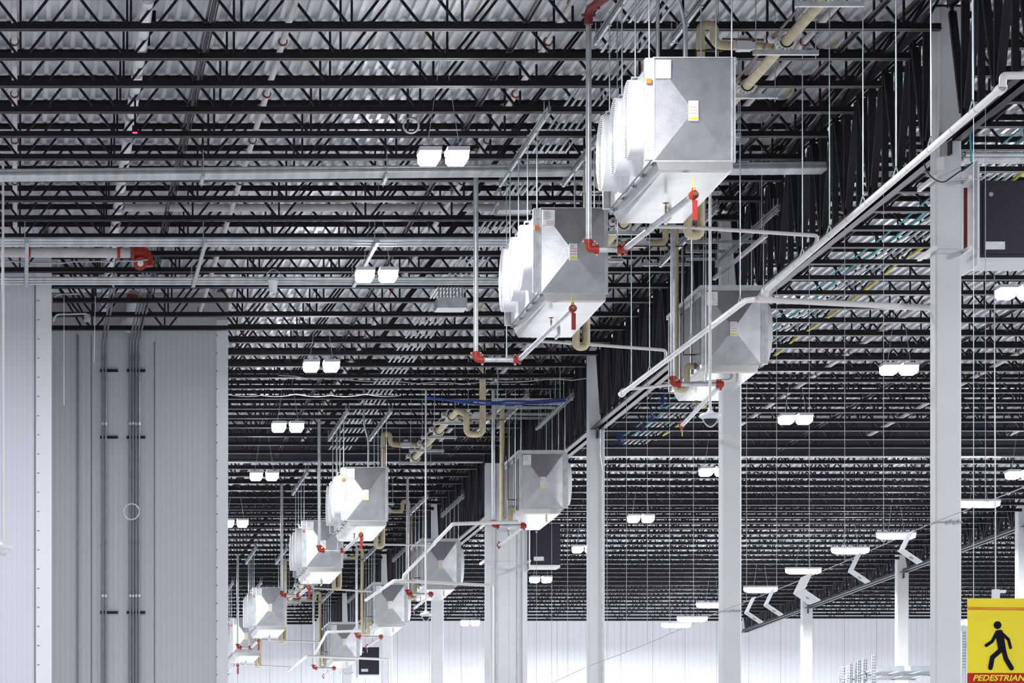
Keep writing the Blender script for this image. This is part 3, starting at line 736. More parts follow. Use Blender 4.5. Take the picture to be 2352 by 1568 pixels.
# ---------------------------------------------------------------- sprinkler branch lines and long conduits at deck level
def longline(X, y0, y1, z, r, m, name, label, cat, group=None, n=8):
    return tag(MB().tube([P(X, y0, z), P(X, y1, z)], r, n).build(name, m), label, cat, group)
for X, y1, lab in ((-.04, 63, 'far left'), (3.06, 69, 'left of the lamp row'), (6.12, 88, 'just above the left cooler row'), (9.08, 88, 'left of the girder'),
                   (12.2, 88, 'first right of the girder'), (15.2, 88, 'above the right lamp row'), (18.3, 88, 'toward the right bay middle'), (21.3, 88, 'right bay, farthest right')):
    t = thing('sprinkler_branch', P(X, 60, 9.95), 'pale sprinkler branch pipe running through the joists, '+lab, 'sprinkler pipe')
    L_ = .12 if X > 10.6 else 0
    MB().tube([P(X, 41, 9.95+L_), P(X, y1, 9.95+L_)], .037, 10).build('pipe', 'sprink', t)
    y = 43.3
    while y < y1-1:
        MB().ring(P(X, y+.9, 9.95+L_), (0,1,0), .042, .055, .03, 14).build('clamp', 'redd', t)
        h = MB().lathe(P(X, y+2.2, 9.98+L_), [(.012,0),(.02,.03),(.012,.05),(.006,.08),(.045,.09),(.0001,.11)], 8); h.build('sprinkler_head', 'brass', t)
        y += 3.05
# thick white wrapped main at left
t = thing('wrapped_main', P(1.43, 60, 9.93), 'thick white wrapped pipe running down the left of the ceiling to the grey wall', 'pipe')
MB().tube([P(1.43, 41, 9.93), P(1.43, 69.2, 9.93)], .068, 14).build('pipe', 'white', t)
y = 42.
while y < 69:
    mb = MB()
    for k in (0, .08, .16): mb.ring(P(1.43, y+k, 9.93), (0.05,1,0.1), .069, .076, .012, 18)
    mb.build('wire_loop', 'lgrey', t); y += 1.35
# bundle of six thin conduits
for k in range(6):
    X = 6.72+k*.085
    longline(X, 41, 88.5, 9.80, .016, 'galv', 'conduit', 'thin conduit of the bundle above the left cooler row, %s of six from the left' % ORD[k], 'conduit', 'bundle of six thin conduits', 6)
for k in range(5):
    X = 13.05+k*.11
    longline(X, 42, 88.5, 9.9, .022, 'galv', 'conduit', 'thin conduit of the bundle under the right bay deck, %s of five from the left' % ORD[k], 'conduit', 'bundle of conduits in the right bay', 6)
tag(MB().tube(sum([sag(P(13.0, 40+i*6, 9.93), P(13.0+random.uniform(-.05,.05), 46+i*6, 9.93), .06, 6) for i in range(8)], []), .018, 6).build('cable', 'cyan'), 'cyan cable strung up the right bay beside the conduits', 'cable')
tag(MB().tube(sum([sag(P(12.9, 40+i*6, 9.98), P(12.9, 46+i*6, 9.98), .04, 6) for i in range(8)], []), .014, 6).build('cable', 'cyan'), 'second thinner cyan cable strung up the right bay', 'cable')
tag(MB().tube(sum([sag(P(13.72, 40+i*8, 9.98), P(13.72+random.uniform(-.04,.04), 48+i*8, 9.98), .05, 6) for i in range(6)], []), .028, 6).build('cable', 'yel'), 'yellow cable strung up the right bay', 'cable')

# junction boxes with bent conduits
for (x, y, d, n, sc_, lab) in ((1179, 476, 57.5, 4, 1.0, 'behind the hangers of the second cooler'), (1035, 700, 63.5, 8, 1.0, 'farther, left of the second cooler')):
    c = at(x, y, d)
    t = thing('conduit_box', c, 'grey metal box fed by bent conduits, '+lab, 'electrical box')
    MB().cbox(c, (.46, .5, .16)).build('box', 'galv', t)
    for k in range(n):
        xx = c.x-.18+.36*k/(n-1)
        MB().tube(rounded([Vector((xx, d, c.z+.08)), Vector((xx, d, c.z+.28)), Vector((xx+.02, d+.5, c.z+.33)), Vector((xx+.02, d+1.5, c.z+.33))], .12, 4), .015, 6).build('conduit', 'galv', t)

# ---------------------------------------------------------------- large sprinkler main and red valve at left
d = 60.6
t = thing('fire_main', at(65, 580, d), 'thick grey fire main with a big red valve at left under the joists', 'fire pipe')
MB().tube([at(-60, 579, d), at(300, 581, d)], .075, 16).build('pipe', 'sprink', t)
for x in (66, 272):
    MB().tube([at(x-3, 580, d), at(x+4, 580, d)], .09, 16).build('coupling', 'red', t)
c = at(325, 592, d)
MB().tube(rounded([at(302, 580, d), at(335, 581, d), at(338, 612, d)], .12, 6), .10, 16).build('valve_body', 'red', t)
MB().tube([at(302, 580, d), at(309, 580, d)], .125, 16).tube([c+Vector((-.02,-.02,-.09)), c+Vector((-.02,-.16,-.11))], .10, 16).build('flange', 'red', t)
MB().tube([c+Vector((-.02,-.16,-.11)), c+Vector((-.02,-.175,-.112))], .045, 12).build('gauge', 'label', t)
t = thing('duct_sleeve', at(305, 740, 69.0), 'white round duct entering the grey wall below the red valve', 'pipe')
MB().tube([at(308, 674, 68.6), at(302, 715, 68.9), at(302, 730, 69.35)], .10, 16).build('duct', 'white', t)
MB().tube([at(308, 678, 68.6), at(307, 686, 68.6)], .125, 16).build('red_ring', 'redd', t)
MB().lathe(at(300, 742, 69.38), [(.0001,-.03),(.15,-.03),(.17,.0)], 18, 'y').build('collar', 'white', t)

# ---------------------------------------------------------------- conduits on the grey wall
dW = 69.4-.06
def wallcond(x, ytop, xtop, lab, group):
    pts = [at(xtop+4, 560, 64.0), at(xtop, ytop, 64.6), at(x+2, 770, dW-.1), at(x, 800, dW), Vector((at(x, 900, dW).x, dW, .4))]
    t = thing('riser_conduit', pts[-1], 'galvanised conduit down the grey wall, '+lab, 'conduit', group)
    MB().tube(rounded(pts, .3, 4), .018, 8).build('tube', 'emt', t)
    for y in (970, 1365): MB().tube([at(x, y, dW), at(x, y+6, dW)], .023, 8).build('coupling', 'rod', t)
for x, xt, l in ((236, 256, 'left of the pair'), (243, 264, 'right of the pair')): wallcond(x, 655, xt, l, 'pair of wall conduits')
for k, x in enumerate((299, 305.5, 312.5, 319.5)): wallcond(x, 650, 327+k*9, ['leftmost of four', 'second of four', 'third of four', 'rightmost of four'][k], 'four wall conduits')
t = MB().tube([at(179, 768, dW+.02), Vector((at(178, 768, dW).x, dW+.02, .4))], .016, 8).build('riser_conduit', 'emt')
tag(t, 'single dark galvanised conduit running down the left of the grey wall', 'conduit')
for y, q in ((851, 'top'), (1004, 'second'), (1406, 'lowest')):
    for x0, x1, g_ in ((230, 271, 'pair of conduits'), (291, 334, 'four conduits')):
        a = at(x0, y, 69.38); b = at(x1, y, 69.38)
        mb = MB().box((a.x, 69.36, a.z-.022), (b.x, 69.4, a.z+.022)); 
        k = a.x+.03
        t = thing('strut_rail', (a.x, 69.38, a.z), 'short dark slotted strut on the grey wall behind the %s, %s one' % (g_, q), 'strut')
        mb.build('rail', 'cab', t)
        mb = MB()
        while k < b.x-.03: mb.box((k, 69.357, a.z-.007), (k+.018, 69.3605, a.z+.007)); k += .035
        mb.build('slot', 'ink', t)
tag(MB().tube(sag(at(147, 680, 62), at(147, 930, 62), 0, 14, .012), .004, 4).build('string', 'label'), 'long thin white string dangling left of the grey wall', 'string')
tag(MB().tube(sag(at(219, 680, 62), at(216, 832, 62), 0, 10, .012), .004, 4).build('string', 'label'), 'shorter thin white string dangling before the wall conduits', 'string')
for y, l in ((676, 'upper'), (722, 'lower')):
    tag(MB().tube(rounded([at(122, y+16, 66), at(128, y, 66), at(200, y-2, 66), at(205, y+8, 66)], .06), .016, 6).build('conduit', 'galv'), 'short bent conduit at the top left of the grey recess, %s one' % l, 'conduit')
    tag(MB().cbox(at(200, y+8, 66.2), (.10, .10, .12)).build('junction_box', 'galv'), 'small grey box at the end of the %s bent conduit' % l, 'electrical box')
tag(MB().tube(rounded([at(0, 645, 62.8), at(255, 645, 62.8), at(262, 660, 62.8)], .08), .018, 8).build('conduit', 'galv'), 'slim conduit along the top of the white wall bending down', 'conduit')
mb = MB()
for k in range(3): mb.ring(at(302, 1176, 69.2-.02*k)+Vector((0,0,.01*k)), (0.2,1,0), .13, .136, .006, 24)
tag(mb.build('wire_coil', 'label'), 'loop of thin white wire hanging on the four wall conduits', 'wire')

# ---------------------------------------------------------------- lamps
def highbay(loc, label, linear=False, rod=True, light=True, power=None):
    X, d, z = loc.x, loc.y, loc.z
    t = thing('high_bay_lamp', loc, label, 'lamp', 'linear high bay lamps' if linear else 'twin head high bay lamps')
    wx = .98 if linear else .27; wy = .16 if linear else .42
    cs = [0] if linear else [-.17, .17]
    for c in cs:
        MB().box((X+c-wx/2/(1 if linear else 1.0), d-wy/2, z), (X+c+wx/2, d+wy/2, z+.05)).build('housing', 'white', t)
        # convex lens
        mb = MB(); a, b, h = wx/2-.01, wy/2-.01, .13
        vs = [(X+c+sx*a*k, d+sy*b*k, z-hh) for k, hh in ((1, 0), (.97, h*.7), (.75, h)) for sx, sy in ((-1,-1),(1,-1),(1,1),(-1,1))]
        mb.add(vs, [(i+4*l, (i+1) % 4+4*l, (i+1) % 4+4*l+4, i+4*l+4) for l in (0, 1) for i in range(4)]+[(11,10,9,8)])
        mb.build('lens', 'glass', t)
    if rod:
        for c in (-.2, .2): MB().tube([Vector((X+c, d, z+.05)), Vector((X+c*.1, d, EYE+HT+.07+LIFT[1 if X < XL1 else 2 if X < XL2 else 3]))], .004, 4).build('hanger_wire', 'rod', t)
    if light:
        ld = bpy.data.lights.new('lamp_glow', 'AREA'); ld.shape = 'RECTANGLE'; ld.size = .95 if linear else .65; ld.size_y = .2 if linear else .45
        ld.energy = LAMP_W*(power or (4.2 if linear else 1)); ld.color = (.93, .96, 1.0)
        lo = bpy.data.objects.new('lamp_glow', ld); COL.objects.link(lo); lo.parent = t; lo.location = (0, 0, -.15)
    return t
ZL = 9.15
for i, (x, y) in enumerate([(1018,352), (865,625), (738,835), (661,975), (607,1088), (541,1197)]):
    highbay(atz(x, y, ZL), 'bright twin-head lamp of the left lamp row, %s' % ['nearest, left of the two big coolers', 'second, level with the second cooler', 'third, right of the grey wall', 'fourth, above the far coolers', 'fifth from the camera', 'last, beside the grey wall corner'][i])
for i, (x, y) in enumerate([(2065,842), (1827,957), (1640,1078), (1472,1186), (1342,1257), (1242,1327), (1080,1427)]):
    highbay(atz(x, y, ZL+.05), 'bright twin-head lamp of the right lamp row, %s' % ['nearest, left of the nearest column', 'second, right of the second column', 'third, at the edge of the second column', 'fourth, between the second and third columns', 'fifth, at the edge of the third column', 'sixth, under the dark cabinet', 'farthest, low above the end wall'][i], power=None if i < 6 else 5.0)
for i, (x, y) in enumerate([(2345,1085), (2214,1426)]):
    highbay(atz(x, y, ZL+.05), ['bright lamp cut by the right picture edge above the linear lamps', 'small bright lamp beside the yellow banner'][i])
for i, (x, y) in enumerate([(2248,1152), (2058,1226), (1953,1260), (1845,1307), (1747,1350), (1636,1386), (1590,1418), (1553,1432)]):
    highbay(atz(x, y, ZL), 'bright long lamp of the slanting row at lower right, %s' % ['right of the nearest column', 'first left of the nearest column', 'second left of it', 'third left of the nearest column', 'just right of the second column', 'fifth, left of the second column', 'sixth, close above the far wall', 'last, lowest above the far wall'][i], True, power=None if i < 5 else 9.0)
# lamps of the same rows outside the picture, nearer to the camera, that light what the picture shows
for X, ys, pw in ((5.15, (39.5, 28., 14., 0., -14.), 1.6), (14.9, (61., 51.5, 42., 28., 12., -4.), 1.6), (24.0, (84., 68., 50., 30., 5., -15.), 2.4), (-2.8, (57, 44., 30., 10.), 1.6),
                  (5.1, (106., 116., 126., 136.), 1), (33., (70., 90., 110., 128.), 2.0)):
    for y in ys: highbay(P(X, y, ZL), 'bright ceiling lamp hanging outside the picture', False, False, True, pw)

# ---------------------------------------------------------------- dome cameras on poles
def dome(x, y, d, ztop, label, r=.125, m='cab'):
    c = at(x, y, d)
    t = thing('dome_camera', c, label, 'security camera', 'pendant dome cameras')
    MB().lathe(c, [(.02,.13),(.028,.10),(.05,.075),(.10,.06),(r,.045),(r+.004,.02),(r-.02,.0),(r-.045,-.012)], 24).build('housing', 'white', t)
    MB().lathe(c, [(r-.035,-.005),(r-.045,-.03),(r-.075,-.065),(.001,-.08)], 20).build('dome', m, t)
    MB().tube(sag(c+Vector((-r+.035,-.02,-.01)), c+Vector((r-.035,-.02,-.01)), .09, 8), .008, 6).build('rim', 'white', t)
    MB().tube([c+Vector((0,0,.12)), Vector((c.x, c.y, EYE+ztop))], .017, 10).build('pole', 'pvc', t)
dome(1631, 961, 48.4, 9.9, 'white dome camera on a long white pole hanging right of centre')
dome(978, 1415, 78.0, 9.9, 'small white dome camera on a pole before the third far column', .11)
dome(7, 1262, 54.0, 9.9, 'white camera at the left picture edge hanging on a thin pole', .125, 'white')

# ---------------------------------------------------------------- dark cabinets on the column line
def cabinet(d, label, wide=False):
    X0 = 10.975 if not wide else 11.16
    t = thing('equipment_cabinet', P(X0+.35, d, 7.4), label, 'cabinet', 'dark cabinets on the columns')
    MB().box(P(X0, d-.02, 7.38), P(X0+.66, d+.65, 8.26)).build('body', 'cab', t)
    fr = MB().box(P(X0+.05, d-.035, 7.42), P(X0+.62, d-.02, 8.22)).build('door', 'cab', t)
    MB().box(P(X0+.08, d-.040, 7.47), P(X0+.30, d-.035, 7.56)).build('window', 'galv', fr)
    MB().tube([P(X0+.14, d-.045, 8.10), P(X0+.14, d-.035, 8.10)], .026, 12).build('lock', 'lgrey', fr)
    MB().box(P(X0, d-.02, 7.33), P(X0+.66, d+.65, 7.38)).build('bottom_panel', 'column', t)
    MB().box(P(X0-.03, d-.1, 7.28), P(X0-.005, d+.7, 8.48)).build('backboard', 'white', t)
    for z in (7.42, 8.22):
        for X in ((XL1-.2, XL1+.2) if not wide else (10.13, 11.12)):
            MB().box(P(X-.02, d-.35, z), P(X+.02, d+.5, z+.045)).build('strut', 'pvc', t)
        MB().tube([P(XL1-.2 if not wide else 10.13, d-.22, z+.02), P(X0-.03, d-.22, z+.02)], .006, 5).build('clamp_rod', 'rod', t)
    return t
cabinet(D0-.02, 'large dark equipment cabinet mounted right of the nearest column')
cabinet(89.2, 'dark equipment cabinet on the right side of the wide boxed column', True)
cabinet(131.8, 'small far dark cabinet behind the farthest right-facing cooler')
tag(MB().tube([P(10.86, 46.9, 7.45), P(10.86, 46.9, 8.2)], .022, 8).build('pipe', 'redd'), 'short dark red pipe between the nearest column and its cabinet board', 'pipe')
tag(MB().tube(rounded([at(2122, 375, 46.4), at(2135, 405, 46.3), at(2165, 422, 46.3), at(2195, 400, 46.4), at(2235, 373, 46.6)], .2, 5), .008, 6).build('cable', 'blackc'), 'black cable drooping across the nearest column', 'cable')
tag(MB().tube([at(2227, 290, 46.6), at(2231, 372, 46.6)], .011, 6).build('cable', 'cyan'), 'short cyan cable dropping to the board beside the nearest column', 'cable')
tag(MB().tube([at(2234, 300, 46.75), at(2232, 345, 46.75)], .009, 6).build('cable', 'blue'), 'short blue cable beside the cyan drop', 'cable')

# ---------------------------------------------------------------- steel wire along the column line with hanging cables and folded signs
zw = 4.35
for i, (ya, yb, l) in enumerate(((33., 46.6, 'right of the nearest column'), (47.0, 60.8, 'between the nearest two columns'), (61.2, 74.9, 'behind the second column'), (75.4, 89.1, 'left of the third column'))):
    s0 = .03
    tag(MB().tube(sag(P(XL1-.16, ya, zw), P(XL1-.16, yb, zw), s0, 8), .0055, 5).build('steel_wire', 'greyc'), 'taut steel wire strung level along the column line, part '+l, 'wire')
for n_, y in enumerate([41.9, 44.2] + [49.4+2.32*i for i in range(5)] + [63.3+2.32*i for i in range(5)] + [77.8+2.32*i for i in range(5)]):
    tag(MB().tube([P(XL1-.16, y, zw-.02), P(XL1-.16, y, 8.70)], .0038, 4).build('hanging_cable', 'greyc'), 'thin vertical cable from the girder to the level wire, %s from the right' % ORD[n_], 'cable', 'thin vertical cables on the column line')
for x, y, dsc in ((2091,1250,'first left of the nearest column'), (1973,1297,'second left of the nearest column'), (1853,1341,'third, widest open, before the far column'), (1776,1368,'fourth from the nearest column'), (1731,1390,'farthest, near the second column')):
    d = (XL1-.16)*F/(x-VX); c = P(XL1-.16, d, zw)
    k = .105
    p0 = c; p1 = c+Vector((-k, .0, -.215)); p2 = c+Vector((.11, 0, -.36))
    t = thing('folded_sign', c, 'white folded angle sign hanging on the level wire, '+dsc, 'sign', 'folded signs on the wire')
    MB().bar(p0, p1, .30 if x != 1853 else .75, .012, (1,0,0)).build('upper_leaf', 'white', t)
    MB().bar(p1, p2, .30 if x != 1853 else .75, .012, (0,0,1)).build('lower_leaf', 'white', t)
    MB().bar(p1.lerp(p2, .45)+Vector((0,0,-.006)), p1.lerp(p2, .62)+Vector((0,0,-.006)), .10, .012, (0,0,1)).build('slot', 'lgrey', t)
# wire clamps
for d, l in ((D0, 'nearest'), (D0+14.18, 'second')):
    w_ = .155; p = [P(XL1-w_, d-w_, zw), P(XL1+w_, d-w_, zw), P(XL1+w_, d+w_, zw+.0), P(XL1-w_, d+w_, zw+.0)]
    mb = MB()
    for i in range(4): mb.tube([p[i], p[(i+1)%4]], .006, 5)
    for k in range(4): mb.cbox(p[0].lerp(p[1], .45+.14*k)+Vector((0,-.008,.01*(k%2))), (.022,.016,.03))
    tag(mb.build('wire_loop', 'lgrey'), 'wire looped with clips around the %s column' % l, 'wire')

# ---------------------------------------------------------------- pedestrian banner
db = 40.0
t0 = at(2222, 1374, db); S = db/F
WB, HB_ = .86, 1.35
t = thing('pedestrian_banner', (t0.x+WB/2, db, t0.z-HB_), 'yellow and red hanging banner with a black walking figure, reading PEDESTRIAN', 'sign')
zr = t0.z - (1545-1374)*S
def wavy(x0, x1, z0, z1, th=.004):
    mb = MB(); n = 10
    for i in range(n):
        a, b = x0+(x1-x0)*i/n, x0+(x1-x0)*(i+1)/n
        for yy, inv in ((0, 0), (th, 1)):
            vs = [(a, db+yy+.004*math.sin(a*9), z0), (b, db+yy+.004*math.sin(b*9), z0), (b, db+yy+.004*math.sin(b*9), z1), (a, db+yy+.004*math.sin(a*9), z1)]
            mb.add(vs, [(0,1,2,3) if not inv else (3,2,1,0)], True)
    mb.add([(x0,db+.004*math.sin(x0*9),z0),(x0,db+th+.004*math.sin(x0*9),z0),(x0,db+th+.004*math.sin(x0*9),z1),(x0,db+.004*math.sin(x0*9),z1)], [(0,1,2,3)])
    return mb
wavy(t0.x, t0.x+WB, zr, t0.z).build('yellow_field', 'yellow', t)
wavy(t0.x, t0.x+WB, t0.z-HB_, zr).build('red_field', 'signred', t)
mb = MB()
for zz, dz in ((1394, .0), (1396.5, -.004), (1399, .0)):
    z = t0.z-(zz-1374)*S; mb.bar((t0.x-.004, db-.007, z), (t0.x+WB, db-.007, z+dz-.01), .004, .004)
mb.build('stitching', 'orange', t)
def zp(zx, zy): return Vector((t0.x+(zx-1588)/4.93*S, db-.008, t0.z-(zy-610)/4.93*S))
fig = MB()
def fan_poly(pts):
    off = Vector((0, -.0005*(len(fig.v) > 0)*(1+len(fig.f)/28.), 0)); pts = [p+off for p in pts]
    c = sum(pts, Vector())/len(pts); n = len(pts)
    fig.add([c]+pts, [(0, i+1, (i+1) % n+1) for i in range(n)])
def capsule(a, b, w):
    a = zp(*a); b = zp(*b); w = w/4.93*S/2; d = (b-a).normalized(); nrm = Vector((-d.z, 0, d.x)); pts = []
    for i in range(13): an = -PI/2+PI*i/12; pts.append(b+(d*math.cos(an)+nrm*math.sin(an))*w)
    for i in range(13): an = PI/2+PI*i/12; pts.append(a+(d*math.cos(an)+nrm*math.sin(an))*w)
    fan_poly(pts)
capsule((1927,912), (1927.5,912), 88)
for a, b, w_ in (((1915,1000),(1868,1095),36), ((1868,1095),(1799,1142),36), ((1965,995),(2050,1075),36), ((2050,1075),(2074,1166),34),
                 ((1962,1195),(1868,1277),54), ((1868,1277),(1846,1393),54), ((1995,1190),(2020,1292),54), ((2020,1292),(2084,1398),54), ((1925,995),(1960,990),50)):
    capsule(a, b, w_)
fan_poly([zp(*p) for p in ((1893,1000),(1910,975),(1940,970),(1980,985),(2000,1010),(2003,1070),(2022,1190),(2000,1215),(1965,1222),(1935,1200),(1928,1160),(1912,1075))])
fig.build('walking_figure', 'ink', t)
cu = bpy.data.curves.new('lettering', 'FONT'); cu.body = 'PEDESTRIAN'; cu.size = 18.5*S; cu.shear = .28; cu.extrude = .001; cu.offset = .0026; cu.space_character = 1.04
tmp = bpy.data.objects.new('tmp', cu); COL.objects.link(tmp)
dg = bpy.context.evaluated_depsgraph_get(); me = bpy.data.meshes.new_from_object(tmp.evaluated_get(dg)); bpy.data.objects.remove(tmp)
lt = bpy.data.objects.new('lettering', me); COL.objects.link(lt); me.materials.clear(); me.materials.append(M['ylab'])
me.transform(Matrix.Rotation(PI/2, 4, 'X')); q = zp(1645, 1540); wd = max(v.co.x for v in me.vertices)
me.transform(Matrix.Scale(122*S/wd, 4, (1,0,0)))
lt.parent = t; lt.location = q-ORG[t.name]
for x in (.06, WB-.06): MB().tube([(t0.x+x, db, t0.z), (t0.x+x, db, EYE+9.7)], .004, 4).build('hanging_wire', 'rod', t)
t = thing('camera_bracket', at(2294, 1365, 60), 'small white device on a bracket just above the yellow banner', 'camera')
MB().cbox(at(2287, 1366, 60), (.10, .1, .16)).build('box', 'white', t); MB().cbox(at(2298, 1358, 60), (.14, .12, .04)).build('arm', 'white', t)
MB().tube([at(2287, 1366, 60.1), P(at(2287,0,60).x, 60.1, 9.7)], .01, 6).build('pole', 'rod', t)

# ---------------------------------------------------------------- pallet racks
def upright(X, d, ztop, t, w=.10):
    mb = MB().box((X-w/2, d-.035, 0), (X+w/2, d-.030, EYE+ztop)).box((X-w/2, d-.035, 0), (X-w/2+.006, d+.035, EYE+ztop)).box((X+w/2-.006, d-.035, 0), (X+w/2, d+.035, EYE+ztop))
    mb.m2 = (len(mb.f), 'ink'); hb = mb; z = EYE+ztop-.06
    while z > EYE+ztop-1.0:
        for s in (-1, 1): hb.box((X+s*.022-.009, d-.037, z-.014), (X+s*.022+.009, d-.0345, z+.014))
        z -= .075
    hb.build('upright', 'rackm', t)
dR = 110.; XR = 23.0
t = thing('pallet_rack', (XR+1.0, dR+2.2, 0), 'galvanised pallet rack at lower right with perforated uprights and mesh decks', 'rack')
for k in range(5):
    upright(XR, dR+1.1*k, 6.69-.03*k, t)
    if k in (1, 2, 3): upright(XR-.16, dR+1.1*k, 6.66-.03*k, t, .07)
for k in range(4): MB().bar(P(XR, dR+1.1*k, 6.28 + .0), P(XR, dR+1.1*(k+1), 6.28), .03, .04).bar(P(XR, dR+1.1*k, 5.4), P(XR, dR+1.1*(k+1), 6.1), .03, .04).build('brace', 'rackm', t)
for k, z in ((0, 6.25), (2, 6.25), (4, 6.25)):
    MB().box(P(XR+.05, dR+1.1*k-.03, z), P(25.1, dR+1.1*k+.02, z+.14)).build('beam', 'rackm', t)
    MB().box(P(XR+.05, dR+1.1*k-.03, 5.75), P(25.1, dR+1.1*k+.02, 5.86)).build('beam', 'rackm', t)
for k in (0, 2):
    mb = MB(); n = 24
    for i in range(n+1):
        x = XR+.06+i*(25.05-XR-.06)/n; mb.bar(P(x, dR+1.1*k, 6.32), P(x, dR+1.1*(k+2), 6.32), .008, .008)
    for i in range(14):
        y = dR+1.1*k+2.2*i/14; mb.bar(P(XR+.05, y, 6.31), P(25.1, y, 6.31), .008, .008)
    for i in range(4): 
        x = XR+.3+i*.55; mb.box(P(x, dR+1.1*k, 6.28), P(x+.07, dR+1.1*(k+2), 6.31))
    mb.build('mesh_deck', 'rackm', t)
lb = MB().box(P(at(2077,0,dR).x, dR-.034, 6.262), P(at(2091,0,dR).x, dR-.031, 6.385)).build('location_label', 'label', t)
cu = bpy.data.curves.new('location_code', 'FONT'); cu.body = 'AH0K10'; cu.size = .07; cu.extrude = .0005
tmp = bpy.data.objects.new('tmp', cu); COL.objects.link(tmp)
dg = bpy.context.evaluated_depsgraph_get(); me = bpy.data.meshes.new_from_object(tmp.evaluated_get(dg)); bpy.data.objects.remove(tmp)
me.materials.clear(); me.materials.append(M['ink']); me.transform(Matrix.Rotation(PI/2, 4, 'X'))
wd = max(v.co.x for v in me.vertices); me.transform(Matrix.Scale(.155/wd, 4, (1,0,0)))
lt = bpy.data.objects.new('location_code', me); COL.objects.link(lt); lt.parent = lb
lt.location = P(at(2077,0,dR).x+.005, dR-.0355, 6.33)-ORG[lb.name]
t = thing('pallet_rack', (at(2213,0,108).x, 108.6, 0), 'tall galvanised rack frame between the nearest column and the yellow banner', 'rack')
X_ = at(2213, 0, 108).x
upright(X_, 108, 7.2, t); upright(X_, 109.2, 7.2, t)
for k in range(5): MB().bar(P(X_, 108, 6.9-k*.8), P(X_, 109.2, 6.4-k*.8), .03, .04).build('brace', 'rackm', t)
MB().box(P(X_+.05, 107.97, 6.75), P(X_+3, 108.02, 6.9)).box(P(X_+.05, 107.97, 5.6), P(X_+3, 108.02, 5.75)).build('beam', 'rackm', t)

# ---------------------------------------------------------------- loose things among the steel
c = at(627, 640, 61.8)
t = thing('bucket', c-Vector((0,0,.2)), 'small white bucket hanging from the lower pipe run', 'bucket')
MB().lathe(c-Vector((0,0,.21)), [(.055,0),(.075,.19),(.082,.195),(.082,.21),(.07,.205),(.05,.02)], 18).build('pail', 'white', t)
MB().tube(rounded([c+Vector((-.08,0,-.02)), c+Vector((-.12,0,-.1)), c+Vector((-.10,0,.08)), c+Vector((0,0,.16)), c+Vector((.12,0,.08)), c+Vector((.08,0,-.02))], .1), .005, 5).build('handle', 'rod', t)
t = thing('sensor', at(310, 300, 50.2), 'small black sensor box with a red light on the white wrapped pipe', 'sensor')
MB().cbox(at(310, 298, 50.2), (.07,.06,.10)).box(at(308, 292, 50.2), P(1.45, 50.24, 9.88)).build('box', 'ink', t)
MB().cbox(at(310, 304.5, 50.15), (.055,.03,.010)).build('indicator_light', 'led', t)
tag(MB().cbox(at(349, 38, 47.6), (.09,.06,.13)).box(at(345, 30, 47.6), P(1.5, 47.64, 9.98)).build('sensor', 'ink'), 'black box on the white wrapped pipe near the upper frame edge', 'sensor')
mb = MB()
for k in range(4): mb.ring(at(944, 288, 50.6+.03*k), (0,1,0), .085+.004*k, .095+.004*k, .01, 24)
mb.tube([at(944, 272, 50.65), at(944, 255, 50.0+1.0)], .006, 5)
tag(mb.build('cable_coil', 'greyc'), 'grey coiled cable left above the nearest left lamp', 'cable')
tag(MB().tube(sum([sag(at(520+80*i, 905+3*(i%2), 70), at(600+80*i, 905+3*((i+1)%2), 70), .03, 5) for i in range(5)], []) , .0045, 5).build('cable', 'greyc'), 'grey cable sagging across the hall below the joists', 'cable')
for k, (y0, y1, s_) in enumerate(((915, 917, .05), (912, 921, .09))):
    tag(MB().tube(sag(at(980, y0, 70.6), at(1300, y1, 70.6), s_, 12, .015), .022-.006*k, 6).build('cable', 'blue'), ['thick blue cable bundle sagging across the centre', 'thinner blue cable under the blue bundle'][k], 'cable')
tag(MB().tube(sag(at(640, 862, 66.2), at(1350, 868, 66.2), .1, 20, .02), .008, 5).build('cable', 'greyc'), 'thin grey cable strung from the left lamps to the third column', 'cable')
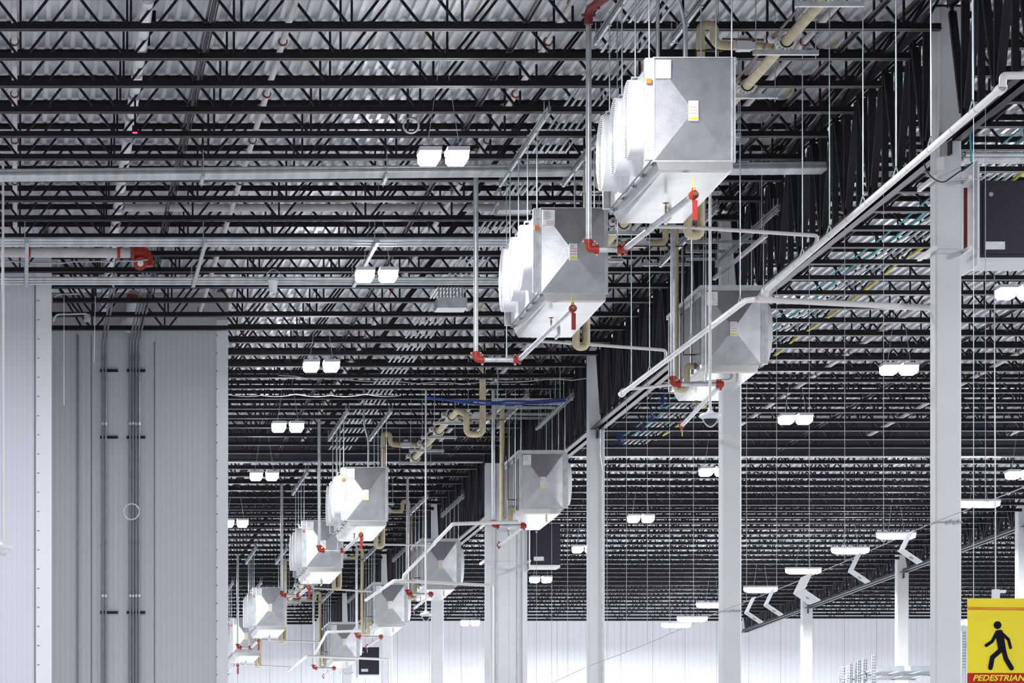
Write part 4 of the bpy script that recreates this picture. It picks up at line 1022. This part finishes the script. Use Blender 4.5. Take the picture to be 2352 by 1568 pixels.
tag(MB().tube(sag(at(0, 600, 60.0), at(340, 596, 60.0), .03, 12, .012), .012, 5).build('cable', 'greyc'), 'black and grey cable laid on the joist before the white wall', 'cable')
tag(MB().tube(sag(at(560, 638, 61.4), at(1150, 640, 61.4), .06, 14), .005, 5).build('cable', 'green'), 'thin green wire along the lower pipe run', 'cable')
# blue cable tangles under the right bay conduits
for i, (x, y, d) in enumerate(((1525, 925, 77), (1500, 955, 80), (1475, 985, 83), (1420, 1010, 84))):
    c = at(x, y, d); pts = []
    for k in range(30):
        if k == 0: pts.append(Vector((c.x, c.y, EYE+9.9)))
        pts.append(c+Vector((random.gauss(0,.07), random.gauss(0,.06), random.gauss(0,.10))))
    tag(MB().tube(rounded(pts, .05, 2), .004, 4).build('cable_tangle', 'blue'), 'tangle of loose blue cable hanging in the right bay, '+['first from the girder', 'second', 'third', 'lowest'][i], 'cable')
# struts and frames between the cooler rows
def strut(x0, y0, d0, x1, y1, d1, label, w=.045):
    a = at(x0, y0, d0); b = at(x1, y1, d1)
    t = thing('strut_channel', a, label, 'strut')
    MB().bar(a, b, w, .045).build('channel', 'galv', t)
    for k in (.08, .92):
        p = a.lerp(b, k); MB().tube([p, Vector((p.x, p.y, EYE+HT))], .006, 5).build('rod', 'rod', t)
strut(1640, 640, 58.5, 1760, 540, 53.0, 'galvanised strut rising to the right above the nearest right-row cooler')
for i, (y, d) in enumerate(((577, 60), (595, 62), (555, 58))):
    strut(1575, y, d, 1760, y, d, 'level galvanised strut above the nearest right-row cooler, '+['middle', 'lower', 'upper'][i]+' one', .03)
strut(1475, 607, 62, 1585, 607, 62, 'short level strut crossing behind the beige riser')
for i in range(5):
    y = 917+i*9+(i//3)*6
    strut(1130, y, 74+i*1.6, 1300-i*12, y+1, 74+i*1.6, 'level galvanised strut of the frame above the wide boxed column, '+['first from top', 'second from top', 'third from top', 'fourth from top', 'lowest'][i], .03)
strut(1232, 985, 81, 1300, 918, 76.5, 'galvanised strut forming the right edge of the frame above the wide column')
strut(1095, 990, 81, 1168, 918, 76.5, 'galvanised strut forming the left edge of the frame above the wide column')
